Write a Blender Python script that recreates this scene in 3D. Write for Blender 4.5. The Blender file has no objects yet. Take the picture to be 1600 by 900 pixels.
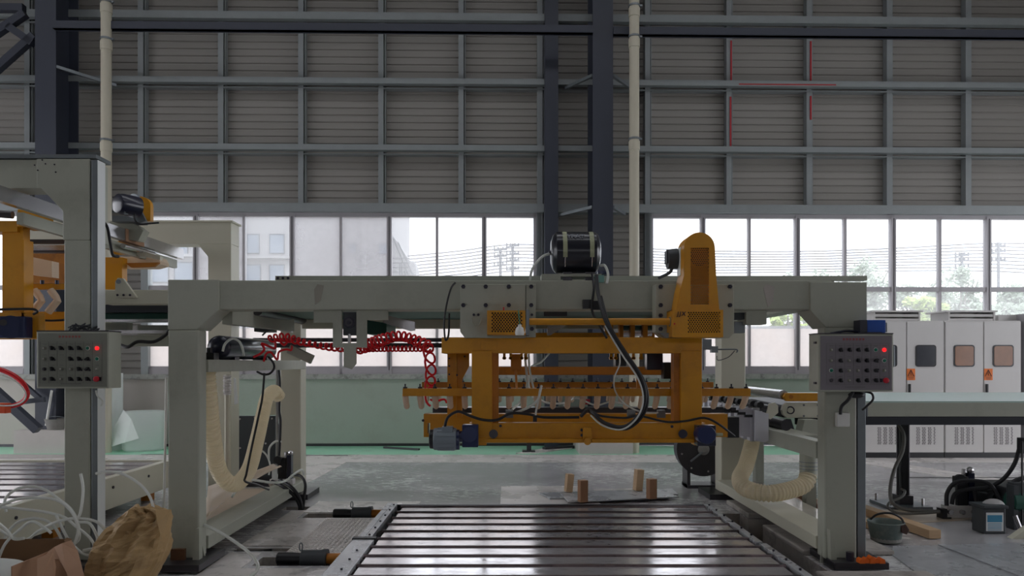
import bpy, math, random
from mathutils import Vector, Matrix
random.seed(7)
SC = bpy.context.scene
COL = SC.collection
PI = math.pi
F, VX, HY, EYE = 1150.0, 795.0, 567.0, 1.5      # focal length in pixels, vanishing point, eye height

# ------------------------------------------------------------------ camera
cd = bpy.data.cameras.new('camera')
cam = bpy.data.objects.new('camera', cd); COL.objects.link(cam)
cam.location = (0, 0, EYE); cam.rotation_euler = (PI/2, 0, 0)
cd.sensor_width = 36; cd.lens = F/1600*36
cd.shift_x = (800-VX)/1600; cd.shift_y = (HY-450)/1600
cd.clip_start = 0.05; cd.clip_end = 400
SC.camera = cam

# ------------------------------------------------------------------ world: even overcast sky
w = bpy.data.worlds.new('overcast_sky'); SC.world = w; w.use_nodes = True
bg = w.node_tree.nodes['Background']
bg.inputs[0].default_value = (0.93, 0.945, 1.0, 1); bg.inputs[1].default_value = 2.7

SC.view_settings.view_transform = 'Standard'; SC.view_settings.look = 'None'
SC.view_settings.gamma = 1; SC.view_settings.use_curve_mapping = False
SC.view_settings.exposure = 0.08

# ------------------------------------------------------------------ materials
def lin(c):
    return tuple(((v/255)/12.92 if v/255 <= .04045 else ((v/255+.055)/1.055)**2.4) for v in c)
def mat(name, rgb, rough=.5, metal=0, vary=.12, scale=6, bump=0, spec=.5, dirt=None, dirt_amt=0.0, dirt_scale=3, rvary=0.0, stretch=(1, 1, 1), emit=0, trans=0, coat=0):
    m = bpy.data.materials.new(name); m.use_nodes = True
    nt = m.node_tree; b = nt.nodes['Principled BSDF']; c = lin(rgb)
    b.inputs['Base Color'].default_value = (*c, 1); b.inputs['Roughness'].default_value = rough
    b.inputs['Metallic'].default_value = metal; b.inputs['Specular IOR Level'].default_value = spec
    if coat: b.inputs['Coat Weight'].default_value = coat; b.inputs['Coat Roughness'].default_value = .12
    if trans: b.inputs['Transmission Weight'].default_value = trans
    if emit:
        b.inputs['Emission Color'].default_value = (*c, 1); b.inputs['Emission Strength'].default_value = emit
    tc = nt.nodes.new('ShaderNodeTexCoord'); mp = nt.nodes.new('ShaderNodeMapping')
    geo = nt.nodes.new('ShaderNodeNewGeometry')
    nt.links.new(geo.outputs['Position'], mp.inputs[0]); mp.inputs['Scale'].default_value = stretch
    nz = nt.nodes.new('ShaderNodeTexNoise'); nz.inputs['Scale'].default_value = scale; nz.inputs['Detail'].default_value = 6
    nz.inputs['Roughness'].default_value = .6
    nt.links.new(mp.outputs[0], nz.inputs['Vector'])
    if vary:
        mx = nt.nodes.new('ShaderNodeMix'); mx.data_type = 'RGBA'
        mx.inputs[6].default_value = (*[v*(1-vary) for v in c], 1); mx.inputs[7].default_value = (*[min(1, v*(1+vary)) for v in c], 1)
        nt.links.new(nz.outputs[0], mx.inputs[0]); last = mx.outputs[2]
        if dirt:
            n2 = nt.nodes.new('ShaderNodeTexNoise'); n2.inputs['Scale'].default_value = dirt_scale; n2.inputs['Detail'].default_value = 9
            n2.inputs['Roughness'].default_value = .7
            nt.links.new(mp.outputs[0], n2.inputs['Vector'])
            rp = nt.nodes.new('ShaderNodeMapRange'); rp.inputs[1].default_value = .5; rp.inputs[2].default_value = .68
            rp.inputs[4].default_value = dirt_amt
            nt.links.new(n2.outputs[0], rp.inputs[0])
            m2 = nt.nodes.new('ShaderNodeMix'); m2.data_type = 'RGBA'
            nt.links.new(rp.outputs[0], m2.inputs[0]); nt.links.new(last, m2.inputs[6]); m2.inputs[7].default_value = (*lin(dirt), 1)
            last = m2.outputs[2]
        nt.links.new(last, b.inputs['Base Color'])
    if rvary:
        r = nt.nodes.new('ShaderNodeMapRange'); r.inputs[1].default_value = .35; r.inputs[2].default_value = .65
        r.inputs[3].default_value = max(.02, rough-rvary); r.inputs[4].default_value = min(1, rough+rvary)
        nt.links.new(nz.outputs[0], r.inputs[0]); nt.links.new(r.outputs[0], b.inputs['Roughness'])
    if bump:
        bp = nt.nodes.new('ShaderNodeBump'); bp.inputs['Strength'].default_value = bump; bp.inputs['Distance'].default_value = .01
        nt.links.new(nz.outputs[0], bp.inputs['Height']); nt.links.new(bp.outputs[0], b.inputs['Normal'])
    return m
def glass_mat(name, film, tint=(.93, .95, .96), fcol=(.9, .9, .9)):
    m = bpy.data.materials.new(name); m.use_nodes = True; nt = m.node_tree
    nt.nodes.remove(nt.nodes['Principled BSDF']); out = nt.nodes['Material Output']
    t = nt.nodes.new('ShaderNodeBsdfTransparent'); t.inputs[0].default_value = (*tint, 1)
    tr = nt.nodes.new('ShaderNodeBsdfTranslucent'); tr.inputs[0].default_value = (*fcol, 1)
    gl = nt.nodes.new('ShaderNodeBsdfGlossy'); gl.inputs[1].default_value = .05
    geo = nt.nodes.new('ShaderNodeNewGeometry'); nz = nt.nodes.new('ShaderNodeTexNoise'); nz.inputs['Scale'].default_value = 1.3; nz.inputs['Detail'].default_value = 7
    nt.links.new(geo.outputs['Position'], nz.inputs['Vector'])
    mr = nt.nodes.new('ShaderNodeMapRange'); mr.inputs[1].default_value = .35; mr.inputs[2].default_value = .7
    mr.inputs[3].default_value = film*.75; mr.inputs[4].default_value = min(1, film*1.35); nt.links.new(nz.outputs[0], mr.inputs[0])
    a = nt.nodes.new('ShaderNodeMixShader'); nt.links.new(mr.outputs[0], a.inputs[0]); nt.links.new(t.outputs[0], a.inputs[1]); nt.links.new(tr.outputs[0], a.inputs[2])
    b = nt.nodes.new('ShaderNodeMixShader'); b.inputs[0].default_value = .04
    nt.links.new(a.outputs[0], b.inputs[1]); nt.links.new(gl.outputs[0], b.inputs[2]); nt.links.new(b.outputs[0], out.inputs[0])
    return m

M = dict(
    grey=mat('grey_green_paint', (172, 174, 160), .42, vary=.05, scale=3, dirt=(120, 118, 104), dirt_amt=.25),
    cream=mat('cream_and_lit_grey_paint', (205, 202, 184), .42, vary=.05, scale=3),  # for cream parts, and for grey-green gantry parts coloured as if lit
    orange=mat('orange_paint', (206, 142, 16), .38, vary=.08, scale=4, dirt=(120, 74, 20), dirt_amt=.3),
    dorange=mat('dusty_orange', (186, 116, 22), .5, vary=.15, scale=5, dirt=(90, 50, 20), dirt_amt=.5),
    column=mat('dark_blue_grey_paint', (56, 60, 72), .45, vary=.1, scale=2),
    clad=mat('cladding_sheet', (142, 138, 133), .5, vary=.06, scale=1.5, stretch=(1, 1, 4)),
    galv=mat('galvanised_steel', (128, 134, 138), .38, metal=.55, vary=.12, scale=9),
    girt=mat('girt_steel', (140, 145, 146), .45, metal=.15, vary=.12, scale=5),
    frame=mat('window_frame_grey', (172, 168, 172), .45, vary=.05),
    mint=mat('mint_wall_paint', (160, 170, 158), .55, vary=.05, scale=1.2, dirt=(140, 140, 125), dirt_amt=.3, dirt_scale=1.5),
    pinkwall=mat('off_white_wall', (186, 178, 172), .6, vary=.05, scale=1.2),
    sill=mat('cement_sill', (165, 165, 160), .7, vary=.25, scale=14, dirt=(95, 98, 92), dirt_amt=.8, dirt_scale=8, bump=.3),
    pipe=mat('cream_pipe', (192, 186, 168), .4, vary=.04),
    concrete=mat('concrete', (176, 170, 164), .75, vary=.2, scale=7, dirt=(90, 84, 80), dirt_amt=.6, dirt_scale=5, bump=.4),
    palecon=mat('pale_concrete', (188, 182, 178), .7, vary=.1, scale=4, bump=.15),
    black=mat('black_plastic', (20, 20, 24), .35, vary=.1),
    rubber=mat('black_rubber', (26, 26, 30), .45, vary=.1),
    steel=mat('bright_steel', (190, 188, 190), .25, metal=.9, vary=.1, scale=20),
    dsteel=mat('dark_steel', (74, 72, 76), .35, metal=.7, vary=.2, scale=12),
    slat=mat('ground_steel', (226, 222, 224), .15, metal=.6, vary=.08, scale=5, stretch=(1, 2, 1), dirt=(120, 114, 118), dirt_amt=.45, dirt_scale=5, rvary=.07),
    rod=mat('oily_rod', (112, 98, 100), .28, metal=.6, vary=.3, scale=9, dirt=(30, 26, 26), dirt_amt=.8, dirt_scale=3),
    belt=mat('green_belt', (24, 78, 66), .45, vary=.1),
    blackbelt=mat('black_belt', (22, 26, 36), .5, vary=.1),
    padgrey=mat('pale_grey_pad', (206, 206, 214), .5, vary=.06),
    sensorblue=mat('sensor_blue', (22, 78, 170), .4),
    ghose=mat('grey_rubber_hose', (112, 110, 106), .5, vary=.08),
    blue=mat('blue_paint', (8, 30, 80), .35, vary=.15, coat=.3),
    navy=mat('navy_paint', (16, 20, 46), .3, vary=.1, coat=.4),
    mgrey=mat('motor_grey', (128, 138, 146), .4, vary=.08),
    white=mat('white_plastic', (225, 225, 220), .35, vary=.03),
    hose=mat('cream_hose', (244, 236, 216), .35, vary=.06, scale=10),
    tube=mat('clear_white_tube', (228, 230, 226), .25, vary=.03, coat=.4),
    red=mat('red_hose', (226, 20, 34), .35, vary=.08),
    redlamp=mat('red_lamp_lit', (255, 20, 24), .3, vary=0, emit=2.5),
    redbtn=mat('red_button', (190, 24, 44), .35, vary=.05),
    redpaint=mat('red_strip', (170, 36, 44), .5, vary=.1),
    green=mat('green_button', (16, 120, 96), .35, vary=.05),
    cup=mat('beige_rubber_finger', (236, 218, 196), .5, vary=.06),
    bolt=mat('dark_bolt', (48, 46, 58), .35, metal=.5, vary=.1),
    card=mat('cardboard', (158, 122, 96), .8, vary=.1, scale=9),
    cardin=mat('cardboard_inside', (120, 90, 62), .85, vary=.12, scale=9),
    sack=mat('brown_paper_sack', (170, 140, 96), .6, vary=.2, scale=5, bump=.5, dirt=(112, 88, 56), dirt_amt=.5, dirt_scale=4),
    wood=mat('pale_wood', (196, 164, 128), .6, vary=.15, scale=5, stretch=(1, 1, 8)),
    rwood=mat('reddish_wood', (150, 108, 76), .6, vary=.18, scale=5, stretch=(8, 8, 1)),
    foam=mat('white_foam_sheet', (240, 244, 242), .6, vary=.03),
    cab=mat('cabinet_paint', (205, 202, 200), .45, vary=.03),
    sign=mat('orange_sign', (232, 120, 40), .5, vary=.04),
    plate=mat('grey_steel_plate', (186, 188, 192), .3, metal=.25, vary=.12, scale=3, dirt=(96, 96, 98), dirt_amt=.4, rvary=.1),
    bucket=mat('muddy_green_bucket', (92, 104, 100), .6, vary=.2, scale=9, dirt=(150, 150, 140), dirt_amt=.4, dirt_scale=8),
    mortar=mat('mortar_grey', (140, 138, 134), .8, vary=.2, scale=12),
    tan=mat('tan_plastic_sheet', (205, 186, 164), .35, vary=.08, scale=3),
    tape=mat('yellowed_tape', (168, 172, 140), .5, vary=.1),
    chalk=mat('chalk_mark', (130, 134, 142), .7, vary=.2, scale=40),
    ink=mat('dark_print', (48, 26, 36), .5, vary=0),
    redink=mat('red_print', (168, 60, 60), .5, vary=0),
    greyink=mat('grey_print', (96, 96, 92), .5, vary=0),
    panel=mat('panel_face', (122, 124, 114), .45, vary=.03),
    panel2=mat('panel_face_mauve', (122, 116, 122), .45, vary=.03),
    labelblue=mat('label_blue', (66, 140, 176), .4, vary=.05),
    labelwhite=mat('label_white', (225, 228, 228), .4, vary=.02),
    bag=mat('clear_bag', (225, 222, 222), .2, vary=.1, scale=20, bump=.6, coat=.5),
    cast=mat('cast_dark', (58, 62, 66), .5, vary=.15),
    extwall=mat('render_white', (156, 154, 156), .8, vary=.03, scale=1),
    extglass=mat('far_window_blue', (120, 130, 144), .3, vary=.08, scale=.6),
    extgrey=mat('far_grey', (110, 112, 118), .7, vary=.05),
    wire=mat('far_wire', (70, 72, 78), .6, vary=0),
    leaf=mat('haze_pale_leaves', (168, 180, 162), .7, vary=.3, scale=.9),  # outdoor haze and glare are put into the leaf colour
    leaf2=mat('yellow_green_leaves', (196, 214, 130), .7, vary=.25, scale=1.2),
    bark=mat('grey_bark', (150, 146, 140), .8, vary=.2),
    ground=mat('yard_ground', (190, 186, 180), .8, vary=.1, scale=.5),
    roofsh=mat('roof_sheet', (120, 120, 120), .6, vary=.05),
    hazard=mat('orange_tape', (226, 104, 20), .5, vary=.05),
    winint=mat('machine_window', (70, 72, 78), .12, vary=.4, scale=3),
    winorange=mat('machine_window_amber', (132, 84, 50), .15, vary=.5, scale=3),
    glassedge=mat('pale_glass_sheet', (176, 198, 192), .35, vary=.12, scale=2, stretch=(.4, 9, 1)),
)
def see_light_through(name, amt):
    m = M[name]; nt = m.node_tree; b = nt.nodes['Principled BSDF']; out = nt.nodes['Material Output']
    t = nt.nodes.new('ShaderNodeBsdfTranslucent'); t.inputs[0].default_value = (*[min(1, v*1.05) for v in b.inputs['Base Color'].default_value[:3]], 1)
    x = nt.nodes.new('ShaderNodeMixShader'); x.inputs[0].default_value = amt
    nt.links.new(b.outputs[0], x.inputs[1]); nt.links.new(t.outputs[0], x.inputs[2]); nt.links.new(x.outputs[0], out.inputs[0])
for nm, amt in (('hose', .55), ('foam', .5), ('cup', .35), ('tube', .45), ('bag', .5)): see_light_through(nm, amt)
M['pane'] = glass_mat('dusty_glass', .16)
M['pane_dirty'] = glass_mat('dirty_glass', .46, fcol=(.50, .49, .50))
M['pane_frost'] = glass_mat('frosted_film_glass', .86, fcol=(.76, .72, .70))

# floor material: wet glossy grey epoxy with streaks of dried white slurry
def floor_mat():
    m = mat('wet_grey_epoxy', (178, 176, 178), .13, vary=.1, scale=1.4, spec=.8, rvary=.1)
    nt = m.node_tree; b = nt.nodes['Principled BSDF']
    geo = nt.nodes.new('ShaderNodeNewGeometry'); mp = nt.nodes.new('ShaderNodeMapping'); mp.inputs['Scale'].default_value = (1.0, 2.6, 1)
    nt.links.new(geo.outputs['Position'], mp.inputs[0])
    n = nt.nodes.new('ShaderNodeTexNoise'); n.inputs['Scale'].default_value = 7.5; n.inputs['Detail'].default_value = 12; n.inputs['Roughness'].default_value = .78
    n.inputs['Distortion'].default_value = .6
    nt.links.new(mp.outputs[0], n.inputs['Vector'])
    n2 = nt.nodes.new('ShaderNodeTexNoise'); n2.inputs['Scale'].default_value = .55; n2.inputs['Detail'].default_value = 2
    nt.links.new(geo.outputs['Position'], n2.inputs['Vector'])
    ad = nt.nodes.new('ShaderNodeMath'); ad.operation = 'MULTIPLY_ADD'; ad.inputs[1].default_value = .55
    nt.links.new(n2.outputs[0], ad.inputs[0]); nt.links.new(n.outputs[0], ad.inputs[2])
    r = nt.nodes.new('ShaderNodeMapRange'); r.inputs[1].default_value = .825; r.inputs[2].default_value = .86; nt.links.new(ad.outputs[0], r.inputs[0])
    old = b.inputs['Base Color'].links[0].from_socket
    mx = nt.nodes.new('ShaderNodeMix'); mx.data_type = 'RGBA'; nt.links.new(r.outputs[0], mx.inputs[0]); nt.links.new(old, mx.inputs[6]); mx.inputs[7].default_value = (.85, .85, .85, 1)
    nt.links.new(mx.outputs[2], b.inputs['Base Color'])
    bp = nt.nodes.new('ShaderNodeBump'); bp.inputs['Strength'].default_value = .25; bp.inputs['Distance'].default_value = .004
    nt.links.new(n.outputs[0], bp.inputs['Height']); nt.links.new(bp.outputs[0], b.inputs['Normal'])
    return m
M['floor'] = floor_mat()
M['greenfloor'] = mat('green_epoxy', (168, 236, 200), .25, vary=.1, scale=2, dirt=(190, 210, 195), dirt_amt=.4)
M['palefloor'] = mat('pale_floor_band', (222, 216, 212), .3, vary=.08, scale=2, dirt=(150, 146, 144), dirt_amt=.4, rvary=.1)
M['dustfloor'] = mat('dusty_pale_floor', (226, 220, 217), .22, vary=.15, scale=2, dirt=(84, 80, 80), dirt_amt=.6, dirt_scale=5, rvary=.12)
M['checker'] = mat('checker_plate_steel', (222, 217, 213), .35, metal=.25, vary=.1)

# ------------------------------------------------------------------ geometry helpers
XF = None
def P(px, py, Y): return Vector(((px-VX)*Y/F, Y, EYE-(py-HY)*Y/F))
def PX(px, Y): return (px-VX)*Y/F
def PZ(py, Y): return EYE-(py-HY)*Y/F
class G:
    def __init__(s): s.v = []; s.f = []
    def add(s, vs, fs):
        n = len(s.v); s.v += [Vector(v) for v in vs]; s.f += [tuple(i+n for i in f) for f in fs]; return s
    def box(s, x0, x1, y0, y1, z0, z1, rot=None, about=None):
        if x0 > x1: x0, x1 = x1, x0
        if y0 > y1: y0, y1 = y1, y0
        if z0 > z1: z0, z1 = z1, z0
        vs = [Vector(v) for v in ((x0,y0,z0),(x1,y0,z0),(x1,y1,z0),(x0,y1,z0),(x0,y0,z1),(x1,y0,z1),(x1,y1,z1),(x0,y1,z1))]
        if rot is not None:
            c = Vector(about) if about is not None else sum(vs, Vector())/8
            vs = [rot @ (v-c) + c for v in vs]
        return s.add(vs, [(0,3,2,1),(4,5,6,7),(0,1,5,4),(1,2,6,5),(2,3,7,6),(3,0,4,7)])
    def pb(s, px0, py0, px1, py1, Y, d):           # box whose front face, at depth Y, spans these picture coordinates
        return s.box(PX(px0, Y), PX(px1, Y), Y, Y+d, PZ(py1, Y), PZ(py0, Y))
    def prism(s, pts, y0, y1):                      # polygon in XZ extruded along Y
        if sum((pts[i][0]*pts[(i+1) % len(pts)][1]-pts[(i+1) % len(pts)][0]*pts[i][1]) for i in range(len(pts))) < 0: pts = pts[::-1]
        n = len(pts); vs = [(x, y0, z) for x, z in pts]+[(x, y1, z) for x, z in pts]
        return s.add(vs, [tuple(range(n)), tuple(range(2*n-1, n-1, -1))]+[(i, i+n, (i+1) % n+n, (i+1) % n) for i in range(n)])
    def pprism(s, pts, Y, d): return s.prism([(PX(x, Y), PZ(y, Y)) for x, y in pts], Y, Y+d)
    def hprism(s, pts, z0, z1):                     # polygon in XY extruded along Z
        if sum((pts[i][0]*pts[(i+1) % len(pts)][1]-pts[(i+1) % len(pts)][0]*pts[i][1]) for i in range(len(pts))) < 0: pts = pts[::-1]
        n = len(pts); vs = [(x, y, z0) for x, y in pts]+[(x, y, z1) for x, y in pts]
        return s.add(vs, [tuple(range(n-1, -1, -1)), tuple(range(n, 2*n))]+[(i, (i+1) % n, (i+1) % n+n, i+n) for i in range(n)])
    def rings(s, rs, cap=True):
        k = len(rs[0]); n0 = len(s.v); s.v += [Vector(p) for r in rs for p in r]
        for a in range(len(rs)-1):
            for i in range(k):
                j = (i+1) % k; s.f.append((n0+a*k+i, n0+a*k+j, n0+(a+1)*k+j, n0+(a+1)*k+i))
        if cap:
            s.f.append(tuple(n0+i for i in range(k-1, -1, -1))); s.f.append(tuple(n0+(len(rs)-1)*k+i for i in range(k)))
        return s
    def tube(s, path, r, k=8, cap=True, smooth=0):
        path = [Vector(p) for p in path]
        if smooth: path = spline(path, smooth)
        t = (path[1]-path[0]).normalized(); up = Vector((0, 0, 1)) if abs(t.z) < .9 else Vector((1, 0, 0))
        n = t.cross(up).normalized(); rs = []
        for i, p in enumerate(path):
            t = (path[min(i+1, len(path)-1)]-path[max(i-1, 0)]).normalized()
            n = (n-t*n.dot(t)).normalized(); b = t.cross(n); rr = r[i % len(r)] if isinstance(r, (list, tuple)) else (r(i/(len(path)-1)) if callable(r) else r)
            rs.append([p+(n*math.cos(2*PI*q/k)+b*math.sin(2*PI*q/k))*rr for q in range(k)])
        return s.rings(rs, cap)
    def cyl(s, a, b, r, k=16, r2=None):
        a, b = Vector(a), Vector(b); r2 = r if r2 is None else r2
        t = (b-a).normalized(); up = Vector((0, 0, 1)) if abs(t.z) < .9 else Vector((1, 0, 0))
        n = t.cross(up).normalized(); c = t.cross(n)
        return s.rings([[p+(n*math.cos(2*PI*q/k)+c*math.sin(2*PI*q/k))*rr for q in range(k)] for p, rr in ((a, r), (b, r2))])
    def lathe(s, a, d, prof, k=20):                 # prof: (distance along d, radius)
        a, d = Vector(a), Vector(d).normalized(); up = Vector((0, 0, 1)) if abs(d.z) < .9 else Vector((1, 0, 0))
        n = d.cross(up).normalized(); c = d.cross(n)
        return s.rings([[a+d*h+(n*math.cos(2*PI*q/k)+c*math.sin(2*PI*q/k))*rr for q in range(k)] for h, rr in prof])
    def bar(s, a, b, w_, h_):                       # rectangular bar from a to b
        a, b = Vector(a), Vector(b); t = (b-a).normalized(); up = Vector((0, 0, 1)) if abs(t.z) < .95 else Vector((0, 1, 0))
        n = t.cross(up).normalized()*w_/2; c = n.normalized().cross(t)*h_/2
        return s.rings([[p-n-c, p+n-c, p+n+c, p-n+c] for p in (a, b)])
    def sphere(s, c, r, k=12, m=8, sc=(1, 1, 1)):
        c = Vector(c)
        return s.rings([[c+Vector((r*sc[0]*math.sin(PI*a/m)*math.cos(2*PI*q/k), r*sc[1]*math.sin(PI*a/m)*math.sin(2*PI*q/k), -r*sc[2]*math.cos(PI*a/m))) for q in range(k)] for a in [.05]+list(range(1, m))+[m-.05]])
def spline(p, n):
    out = []
    for i in range(len(p)-1):
        a, b, c, d = p[max(i-1, 0)], p[i], p[i+1], p[min(i+2, len(p)-1)]
        for j in range(n):
            t = j/n; out.append(.5*((2*b)+(c-a)*t+(2*a-5*b+4*c-d)*t*t+(3*b-a-3*c+d)*t**3))
    return out+[p[-1]]
def base_of(o):
    v = Vector()
    while o: v += o.location; o = o.parent
    return v
def ob(name, g, m, parent=None, smooth=False, bevel=0, kind=None, label=None):
    me = bpy.data.meshes.new(name); off = base_of(parent)
    vs = g.v if XF is None else [XF @ v for v in g.v]
    loc = Vector()
    if parent is None and vs:
        loc = Vector((sum(v.x for v in vs)/len(vs), sum(v.y for v in vs)/len(vs), min(v.z for v in vs)))
    me.from_pydata([tuple(v-off-loc) for v in vs], [], g.f)
    me.materials.append(M[m] if isinstance(m, str) else m)
    if smooth:
        me.polygons.foreach_set('use_smooth', [True]*len(me.polygons))
        try: me.set_sharp_from_angle(angle=math.radians(35))
        except Exception: pass
    o = bpy.data.objects.new(name, me); COL.objects.link(o); o.location = loc
    if parent: o.parent = parent
    if bevel:
        b = o.modifiers.new('bevel', 'BEVEL'); b.width = bevel; b.segments = 2; b.limit_method = 'ANGLE'; b.angle_limit = .9
    if kind: o['kind'] = kind
    if label: o['label'] = label
    return o
def tag(o, label, cat, group=None):
    o['label'] = label; o['category'] = cat
    if group: o['group'] = group
    return o
def thing(name, label, cat, loc, group=None):
    o = bpy.data.objects.new(name, None); COL.objects.link(o); o.location = loc if XF is None else XF @ Vector(loc); o.empty_display_size = .1
    return tag(o, label, cat, group)
def one(name, g, m, label, cat, group=None, **k): return tag(ob(name, g, m, **k), label, cat, group)
def dup(root, delta, label=None, group=None):
    r = root.copy(); COL.objects.link(r); r.location = root.location+Vector(delta)
    if label: r['label'] = label
    if group: r['group'] = group
    for ch in list(root.children):
        c = ch.copy(); COL.objects.link(c); c.parent = r
        for g2 in list(ch.children):
            d = g2.copy(); COL.objects.link(d); d.parent = c
    return r
def again(o, parent, delta):                        # another piece sharing mesh data
    c = o.copy(); COL.objects.link(c); c.parent = parent; c.location = o.location+Vector(delta); return c
def text(name, s, size, loc, m, parent, rot=(PI/2, 0, 0), shear=0, ext=.001, align='CENTER', off=0):
    cu = bpy.data.curves.new('t', 'FONT'); cu.body = s; cu.size = size; cu.align_x = align; cu.align_y = 'CENTER'; cu.extrude = ext; cu.offset = off; cu.space_character = 1.25 if off else 1; cu.shear = shear
    to = bpy.data.objects.new('t', cu); COL.objects.link(to); dg = bpy.context.evaluated_depsgraph_get()
    me = bpy.data.meshes.new_from_object(to.evaluated_get(dg)); bpy.data.objects.remove(to); bpy.data.curves.remove(cu)
    me.materials.clear(); me.materials.append(M[m]); o = bpy.data.objects.new(name, me); COL.objects.link(o)
    o.parent = parent; o.location = Vector(loc)-base_of(parent); o.rotation_euler = rot; return o
def perf(g, x0, x1, z0, z1, Y, d, rows, cols, r):   # perforated plate: a honeycomb of octagonal holes through real sheet
    cw, ch = (x1-x0)/cols, (z1-z0)/rows
    for j in range(rows):
        sh = cw/2 if j % 2 else 0
        for i in range(cols - (1 if j % 2 else 0)):
            cx, cz = x0+cw*(i+.5)+sh, z0+ch*(j+.5); n0 = len(g.v)
            for q in range(8):
                a = 2*PI*q/8
                sx, sz = math.cos(a), math.sin(a); k = 1/max(abs(sx), abs(sz))
                g.v.append(Vector((cx+sx*k*cw/2, Y, cz+sz*k*ch/2)))
            for q in range(8):
                a = 2*PI*q/8; g.v.append(Vector((cx+math.cos(a)*r, Y, cz+math.sin(a)*r)))
            for q in range(8):
                a = 2*PI*q/8; g.v.append(Vector((cx+math.cos(a)*r, Y+d, cz+math.sin(a)*r)))
            for q in range(8):
                p = (q+1) % 8; g.f.append((n0+q, n0+p, n0+8+p, n0+8+q)); g.f.append((n0+8+q, n0+8+p, n0+16+p, n0+16+q))
        if j % 2:
            for xa in (x0, x1-cw/2): g.add([(xa, Y, z0+ch*j), (xa+cw/2, Y, z0+ch*j), (xa+cw/2, Y, z0+ch*(j+1)), (xa, Y, z0+ch*(j+1))], [(0, 1, 2, 3)])
    return g

# ================================================================== SETTING
def struct(name, g, m, parent=None, **k):
    o = ob(name, g, m, parent, **k)
    if parent is None: o['kind'] = 'structure'
    return o
# ---- floor slab with its pit and trenches cut out
HOLES = [(-1.24, 2.3, 4.0, 7.33), (2.3, 2.95, 6.66, 7.07), (-1.9, -1.24, 5.44, 5.68), (-2.0, -1.24, 7.12, 7.33), (-2.32, -2.07, 7.5, 7.68), (-2.2, -1.72, 5.86, 5.95)]
xs = sorted({-18, 18, *[h[0] for h in HOLES], *[h[1] for h in HOLES]}); ys = sorted({-8, 13.3, *[h[2] for h in HOLES], *[h[3] for h in HOLES]})
g = G()
def inhole(x, y): return any(a < x < b and c < y < d for a, b, c, d in HOLES)
for i in range(len(xs)-1):
    for j in range(len(ys)-1):
        if not inhole((xs[i]+xs[i+1])/2, (ys[j]+ys[j+1])/2):
            g.add([(xs[i], ys[j], 0), (xs[i+1], ys[j], 0), (xs[i+1], ys[j+1], 0), (xs[i], ys[j+1], 0)], [(0, 1, 2, 3)])
floor = struct('floor', g, 'floor')
g = G()
for i in range(len(xs)-1):
    for j in range(len(ys)-1):
        cx, cy = (xs[i]+xs[i+1])/2, (ys[j]+ys[j+1])/2
        if inhole(cx, cy):
            for dx, dy, e in ((-1, 0, ((xs[i], ys[j]), (xs[i], ys[j+1]))), (1, 0, ((xs[i+1], ys[j]), (xs[i+1], ys[j+1]))), (0, -1, ((xs[i], ys[j]), (xs[i+1], ys[j]))), (0, 1, ((xs[i], ys[j+1]), (xs[i+1], ys[j+1])))):
                px_ = xs[i]-.001 if dx < 0 else (xs[i+1]+.001 if dx > 0 else cx); py_ = ys[j]-.001 if dy < 0 else (ys[j+1]+.001 if dy > 0 else cy)
                if not inhole(px_, py_):
                    (a, b), (c, d) = e; g.add([(a, b, 0), (c, d, 0), (c, d, -.45), (a, b, -.45)], [(0, 1, 2, 3)])
ob('pit_wall', g, 'concrete', floor)
ob('pit_bottom', G().box(-2.6, 3.2, 3.8, 7.9, -.47, -.45), 'dsteel', floor)
ob('green_band', G().box(-18, 18, 12.0, 13.3, 0, .003), 'greenfloor', floor)
ob('pale_band', G().box(-18, 18, 11.1, 12.0, 0, .003), 'palefloor', floor)
ob('pale_stripe', G().hprism([(5.2, 11.1), (5.75, 11.1), (6.9, 8.0), (6.35, 8.0)], 0, .004), 'palefloor', floor)
ob('pale_patch', G().hprism([(-3.4, 8.6), (-2.6, 8.6), (-2.5, 9.4), (-2.45, 11.1), (-3.4, 11.1)], 0, .004), 'palefloor', floor)
ob('dusty_floor_plate', G().hprism([(-2.2, 6.02), (-1.25, 6.02), (-1.25, 7.08), (-2.05, 7.08), (-2.05, 7.45), (-2.2, 7.45)], 0, .006), 'dustfloor', floor)
ob('dusty_floor_plate', G().hprism([(-2.05, 7.36), (-.95, 7.36), (-.95, 7.95), (-2.05, 7.95)], 0, .006), 'dustfloor', floor)
ob('dusty_floor_plate', G().hprism([(-2.2, 4.3), (-1.3, 4.3), (-1.3, 5.36), (-1.95, 5.36), (-1.95, 5.8), (-2.2, 5.8)], 0, .006), 'dustfloor', floor)
ob('sand_patch', G().hprism([(2.95, 7.5), (4.6, 7.5), (4.7, 7.1), (3.9, 6.9), (2.95, 7.0)], 0, .005), 'tan', floor)
for X0, Y0, X1, Y1, wd in [(5.0, 9.6, 9, 9.6, .02), (5.5, 8.9, 9, 8.9, .02), (-6, 12.02, -2.6, 11.9, .02)]:
    ob('floor_joint', G().bar((X0, Y0, .006), (X1, Y1, .006), wd, .006), 'dsteel', floor)
# checker plate beside the table: a thin plate with raised lozenges
g = G().hprism([(-1.75, 5.74), (-1.26, 5.74), (-1.26, 7.06), (-1.75, 7.06)], .006, .014)
chk = one('checker_plate', g, 'checker', 'ridged pale metal checker plate lying between the two sunken motors', 'plate')
g = G(); yy = 5.77; r_ = 0
while yy < 7.04:
    xx = -1.73+(.02 if r_ % 2 else 0)
    while xx < -1.28: g.box(xx-.013, xx+.013, yy-.003, yy+.003, .014, .018, Matrix.Rotation(PI/4 if r_ % 2 else -PI/4, 3, 'Z')); xx += .04
    yy += .024; r_ += 1
ob('raised_lozenges', g, 'checker', chk, kind='stuff')

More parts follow.
